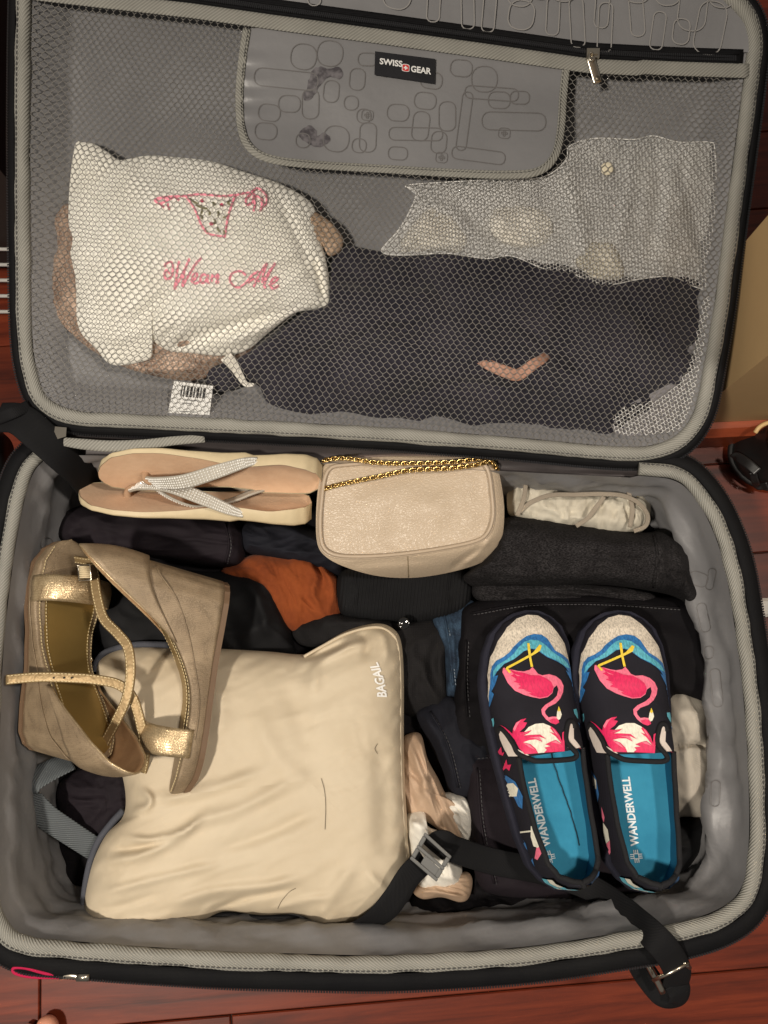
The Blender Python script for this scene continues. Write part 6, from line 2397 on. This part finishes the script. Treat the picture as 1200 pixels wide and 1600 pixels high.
# white mesh laundry bag: fine net over white laundry
lb = empty('mesh_laundry_bag', 'white mesh laundry bag with white clothes in the lid pocket', 'laundry bag', None, L(880, 330, 0))
lb_out = [(596, 392), (604, 380), (622, 360), (640, 330), (650, 300), (634, 290), (690, 285), (780, 280), (850, 276), (884, 250), (890, 228), (930, 216), (990, 218), (1020, 212), (1060, 222), (1108, 222), (1117, 234), (1120, 300), (1122, 380),
          (1122, 440), (1112, 454), (1080, 446), (1050, 432), (1000, 436), (960, 444), (930, 444), (890, 426), (850, 420), (800, 400), (760, 404), (700, 396), (650, 398), (610, 398)]
lbc = [(p.x, p.y) for p in catmull([(x, y, 0) for x, y in lb_out], 5, True)]
fl_b = folds([([(884, 240), (900, 320), (920, 420)], 12, .006), ([(1020, 216), (1030, 300), (1010, 420)], 10, -.005), ([(640, 320), (700, 330), (760, 390)], 12, .005), ([(990, 220), (980, 300), (960, 420)], 9, .004), ([(1060, 230), (1080, 330), (1110, 440)], 9, -.004), ([(700, 290), (740, 340), (840, 400)], 12, -.004)])


def lb_h(x, y):
    return netoff(x, y) - .0085 + max(-.008, min(.0055, fl_b(x, y) * 1.1))


hexnet(6.0, 4.6, radians(30), (590, 1130, 205, 460), lambda x, y: inside(lbc, x, y), lambda x, y: L(x, y, lb_h(x, y) + .0006 * nz((x * .1, y * .1))), .00034, 'mesh_front', plain('white_net_thread', srgb(240, 238, 234), .6), lb)
lbody = blob('bag_body', lb_out, fabric('white_mesh_cloth', srgb(226, 225, 222), srgb(192, 191, 190), 1300, .3, .85, 0, 24, .3, spec=.15, nbscale=90),
             lambda x, y, t: lb_h(x, y) - .0045 - .006 * (1 - dome(t, 4, .5)) + .0055 * (crumple(x, y, 34, 8.8, 1.2, 2.2) - .75), -.022, lb, L, 220, 40, ((700, 345), (1050, 335)))
m = MB()
m.tube([L(x, y, lb_h(x, y) - .0035) for x, y in lbc], .0006, 5, True)
m.obj('mesh_hem', plain('white_net_thread', srgb(240, 238, 234), .6), lb)
for nm, outl, lab, cat in (('white_bra', [(650, 345), (672, 322), (700, 318), (722, 345), (730, 375), (716, 395), (690, 392), (650, 394), (622, 392), (632, 368)], 'white bra at the left end of the mesh laundry bag', 'bra'),
                           ('white_sock', [(770, 330), (800, 322), (840, 326), (862, 346), (858, 376), (826, 388), (790, 382), (768, 362)], 'rolled white sock in the middle of the mesh laundry bag', 'sock'),
                           ('cream_sock', [(905, 390), (930, 378), (960, 384), (975, 425), (960, 440), (925, 436), (900, 412)], 'cream sock low in the mesh laundry bag', 'sock')):
    lid_item(nm, outl, M_WHT if 'white' in nm else M_STONE, .0088, .006, lab, cat, .004, 20, random.random() * 9, .5, 1.6, n=90, rings=16)
c = L(948, 264, netoff(948, 264) - .0048)
MB().loft([[c + Vector((1, 0, 0)) * (r * cos(a * pi / 8)) + LV * (r * sin(a * pi / 8)) + LN * z for a in range(16)] for r, z in ((.0058, 0), (.0062, .001), (.0056, .0018), (.003, .0016))], True, False, True).obj('cord_stopper', plain('ivory_plastic', srgb(222, 212, 186), .5), lb)
# second piece of fine white mesh low at the right, under the sweater
sb = [(1098, 470), (1118, 470), (1116, 520), (1108, 580), (1096, 640), (1060, 672), (1010, 680), (960, 676), (966, 640), (1010, 628), (1052, 606), (1080, 560)]
sbc = [(p.x, p.y) for p in catmull([(x, y, 0) for x, y in sb], 5, True)]
pk = empty('white_mesh_pouch', 'white mesh pouch in the lower right corner of the lid pocket', 'pouch', None, L(1050, 640, -.01))
hexnet(6.6, 5.0, radians(20), (950, 1130, 460, 690), lambda x, y: inside(sbc, x, y), lambda x, y: L(x, y, netoff(x, y) - .004), .00045, 'mesh_front', plain('white_net_thread', srgb(240, 238, 234), .6), pk)
blob('mesh_body', sb, fabric('pale_mesh_cloth', srgb(150, 147, 150), None, 1800, .6, .8), lambda x, y, t: netoff(x, y) - .009 + .003 * crumple(x, y, 20, 2) - .004, -.022, pk, L, 100, 14)
# ================================================================== SMALL THINGS AT THE EDGES
# black shoe on the floor at the right
M_BSH = plain('black_shoe_leather', (.012, .011, .011), .35, 0, .1, 90)
bs = empty('black_bootie', 'black buckled shoe standing on the wooden floor at the right edge', 'shoe', None, W(1185, 710, 0))
c = W(1196, 702, .04)
secs = []
for k in range(15):
    t = k / 14
    z = .002 + .075 * t
    r = .042 * (1 - .28 * t ** 2) * (1 + .05 * sin(t * 7))
    secs.append([Vector((c.x + .024 + 1.25 * r * cos(a * pi / 14), c.y + r * sin(a * pi / 14) * (1.05), z)) for a in range(28)])
m = MB()
m.loft(secs, True)
m.f.append(tuple(14 * 28 + i for i in range(28)))
m.obj('shoe_upper', M_BSH, bs)
P = [Vector((c.x + .024 + 1.3 * .0425 * cos(a * pi / 14), c.y + .0445 * sin(a * pi / 14), .010)) for a in range(28)]
MB().tube(P, .0045, 6, True).obj('shoe_sole', plain('black_rubber_sole', (.01, .01, .01), .6), bs)
P = catmull([W(1180, 676, .075), W(1186, 668, .079), W(1196, 662, .080), W(1212, 658, .080)], 6)
MB().tube(P, .0028, 8).obj('cream_edge', plain('cream_piping', srgb(206, 172, 118), .5), bs)
P = catmull([W(1184, 738, .05), W(1168, 724, .045), W(1152, 714, .035), W(1146, 716, .028)], 6)
ribbon(P, .012, .003, Vector((-.3, -.4, .8))).obj('buckle_strap', M_BSH, bs)
P = catmull([W(1176, 738, .045), W(1180, 752, .035), W(1186, 760, .022), W(1200, 758, .03)], 6)
ribbon(P, .009, .003, Vector((-.5, -.5, .7))).obj('buckle_strap', M_BSH, bs)
# tip of the photographer's big toe at the lower left
M_SKIN = NT('skin')
M_SKIN.b.inputs['Base Color'].default_value = c4(srgb(214, 150, 122))
M_SKIN.set(Roughness=.45)
M_SKIN.b.inputs['Subsurface Weight'].default_value = .12
M_SKIN.b.inputs['Subsurface Radius'].default_value = (.008, .003, .002)
ps = empty('person', 'bare big toe of a person standing in front of the suitcase', 'person', None, W(70, 1620, 0))
tip = W(70, 1590, .02)
ax = Vector((.10, -1, .05)).normalized()
rgt = Vector((1, .1, 0)).normalized()


def foot_sec(d, cx, rx, rz, cz, n=24):
    o_ = tip + ax * d + rgt * cx
    return [Vector((o_.x, o_.y, 0)) + rgt * (rx * cos(a * 2 * pi / n)) + Vector((0, 0, cz + rz * sin(a * 2 * pi / n))) for a in range(n)]


secs = [foot_sec(d, cx, rx, rz, cz) for d, cx, rx, rz, cz in ((0, 0, .001, .001, .014), (.0012, 0, .006, .0055, .0145), (.004, 0, .0095, .0085, .0145), (.009, 0, .0122, .0105, .014), (.016, 0, .0135, .0115, .014), (.024, 0, .0138, .0118, .0145), (.034, 0, .0130, .0118, .015),
                                                                (.046, -.001, .0135, .0130, .017), (.060, -.010, .026, .016, .020), (.080, -.022, .042, .020, .024), (.11, -.024, .043, .026, .030), (.15, -.020, .037, .034, .040), (.19, -.015, .033, .044, .052), (.23, -.012, .031, .05, .06), (.25, -.012, .02, .04, .05))]
MB().loft(secs, True, False, True).obj('foot', M_SKIN.m, ps)
for k, (dx, dl) in enumerate(((-.024, .008), (-.041, .020), (-.055, .034), (-.067, .050))):
    o_ = tip + rgt * dx + ax * dl
    ss = []
    for d, r in ((0, .001), (.002, .005), (.006, .0075), (.014, .0085), (.028, .0082), (.05, .010)):
        q = o_ + ax * d
        ss.append([Vector((q.x, q.y, 0)) + rgt * (r * cos(a * pi / 8)) + Vector((0, 0, .0098 + r * .95 * sin(a * pi / 8) + d * .12)) for a in range(16)])
    MB().loft(ss, True, False, True).obj('toe', M_SKIN.m, ps)
rows = []
for i in range(8):
    d = .003 + .013 * i / 7
    rows.append([Vector(((tip + ax * d).x, (tip + ax * d).y, 0)) + rgt * (.0078 * v * (1 if i > 1 else .75 + .12 * i)) + Vector((0, 0, .0145 + .0118 * sqrt(max(0, 1 - ((d - .026) / .0265) ** 2)) * (1 - .22 * v * v) + .0004)) for v in [-1 + 2 * j / 8 for j in range(9)]])
MB().loft(rows, False).obj('toenail', plain('toenail', srgb(226, 176, 156), .25), ps)
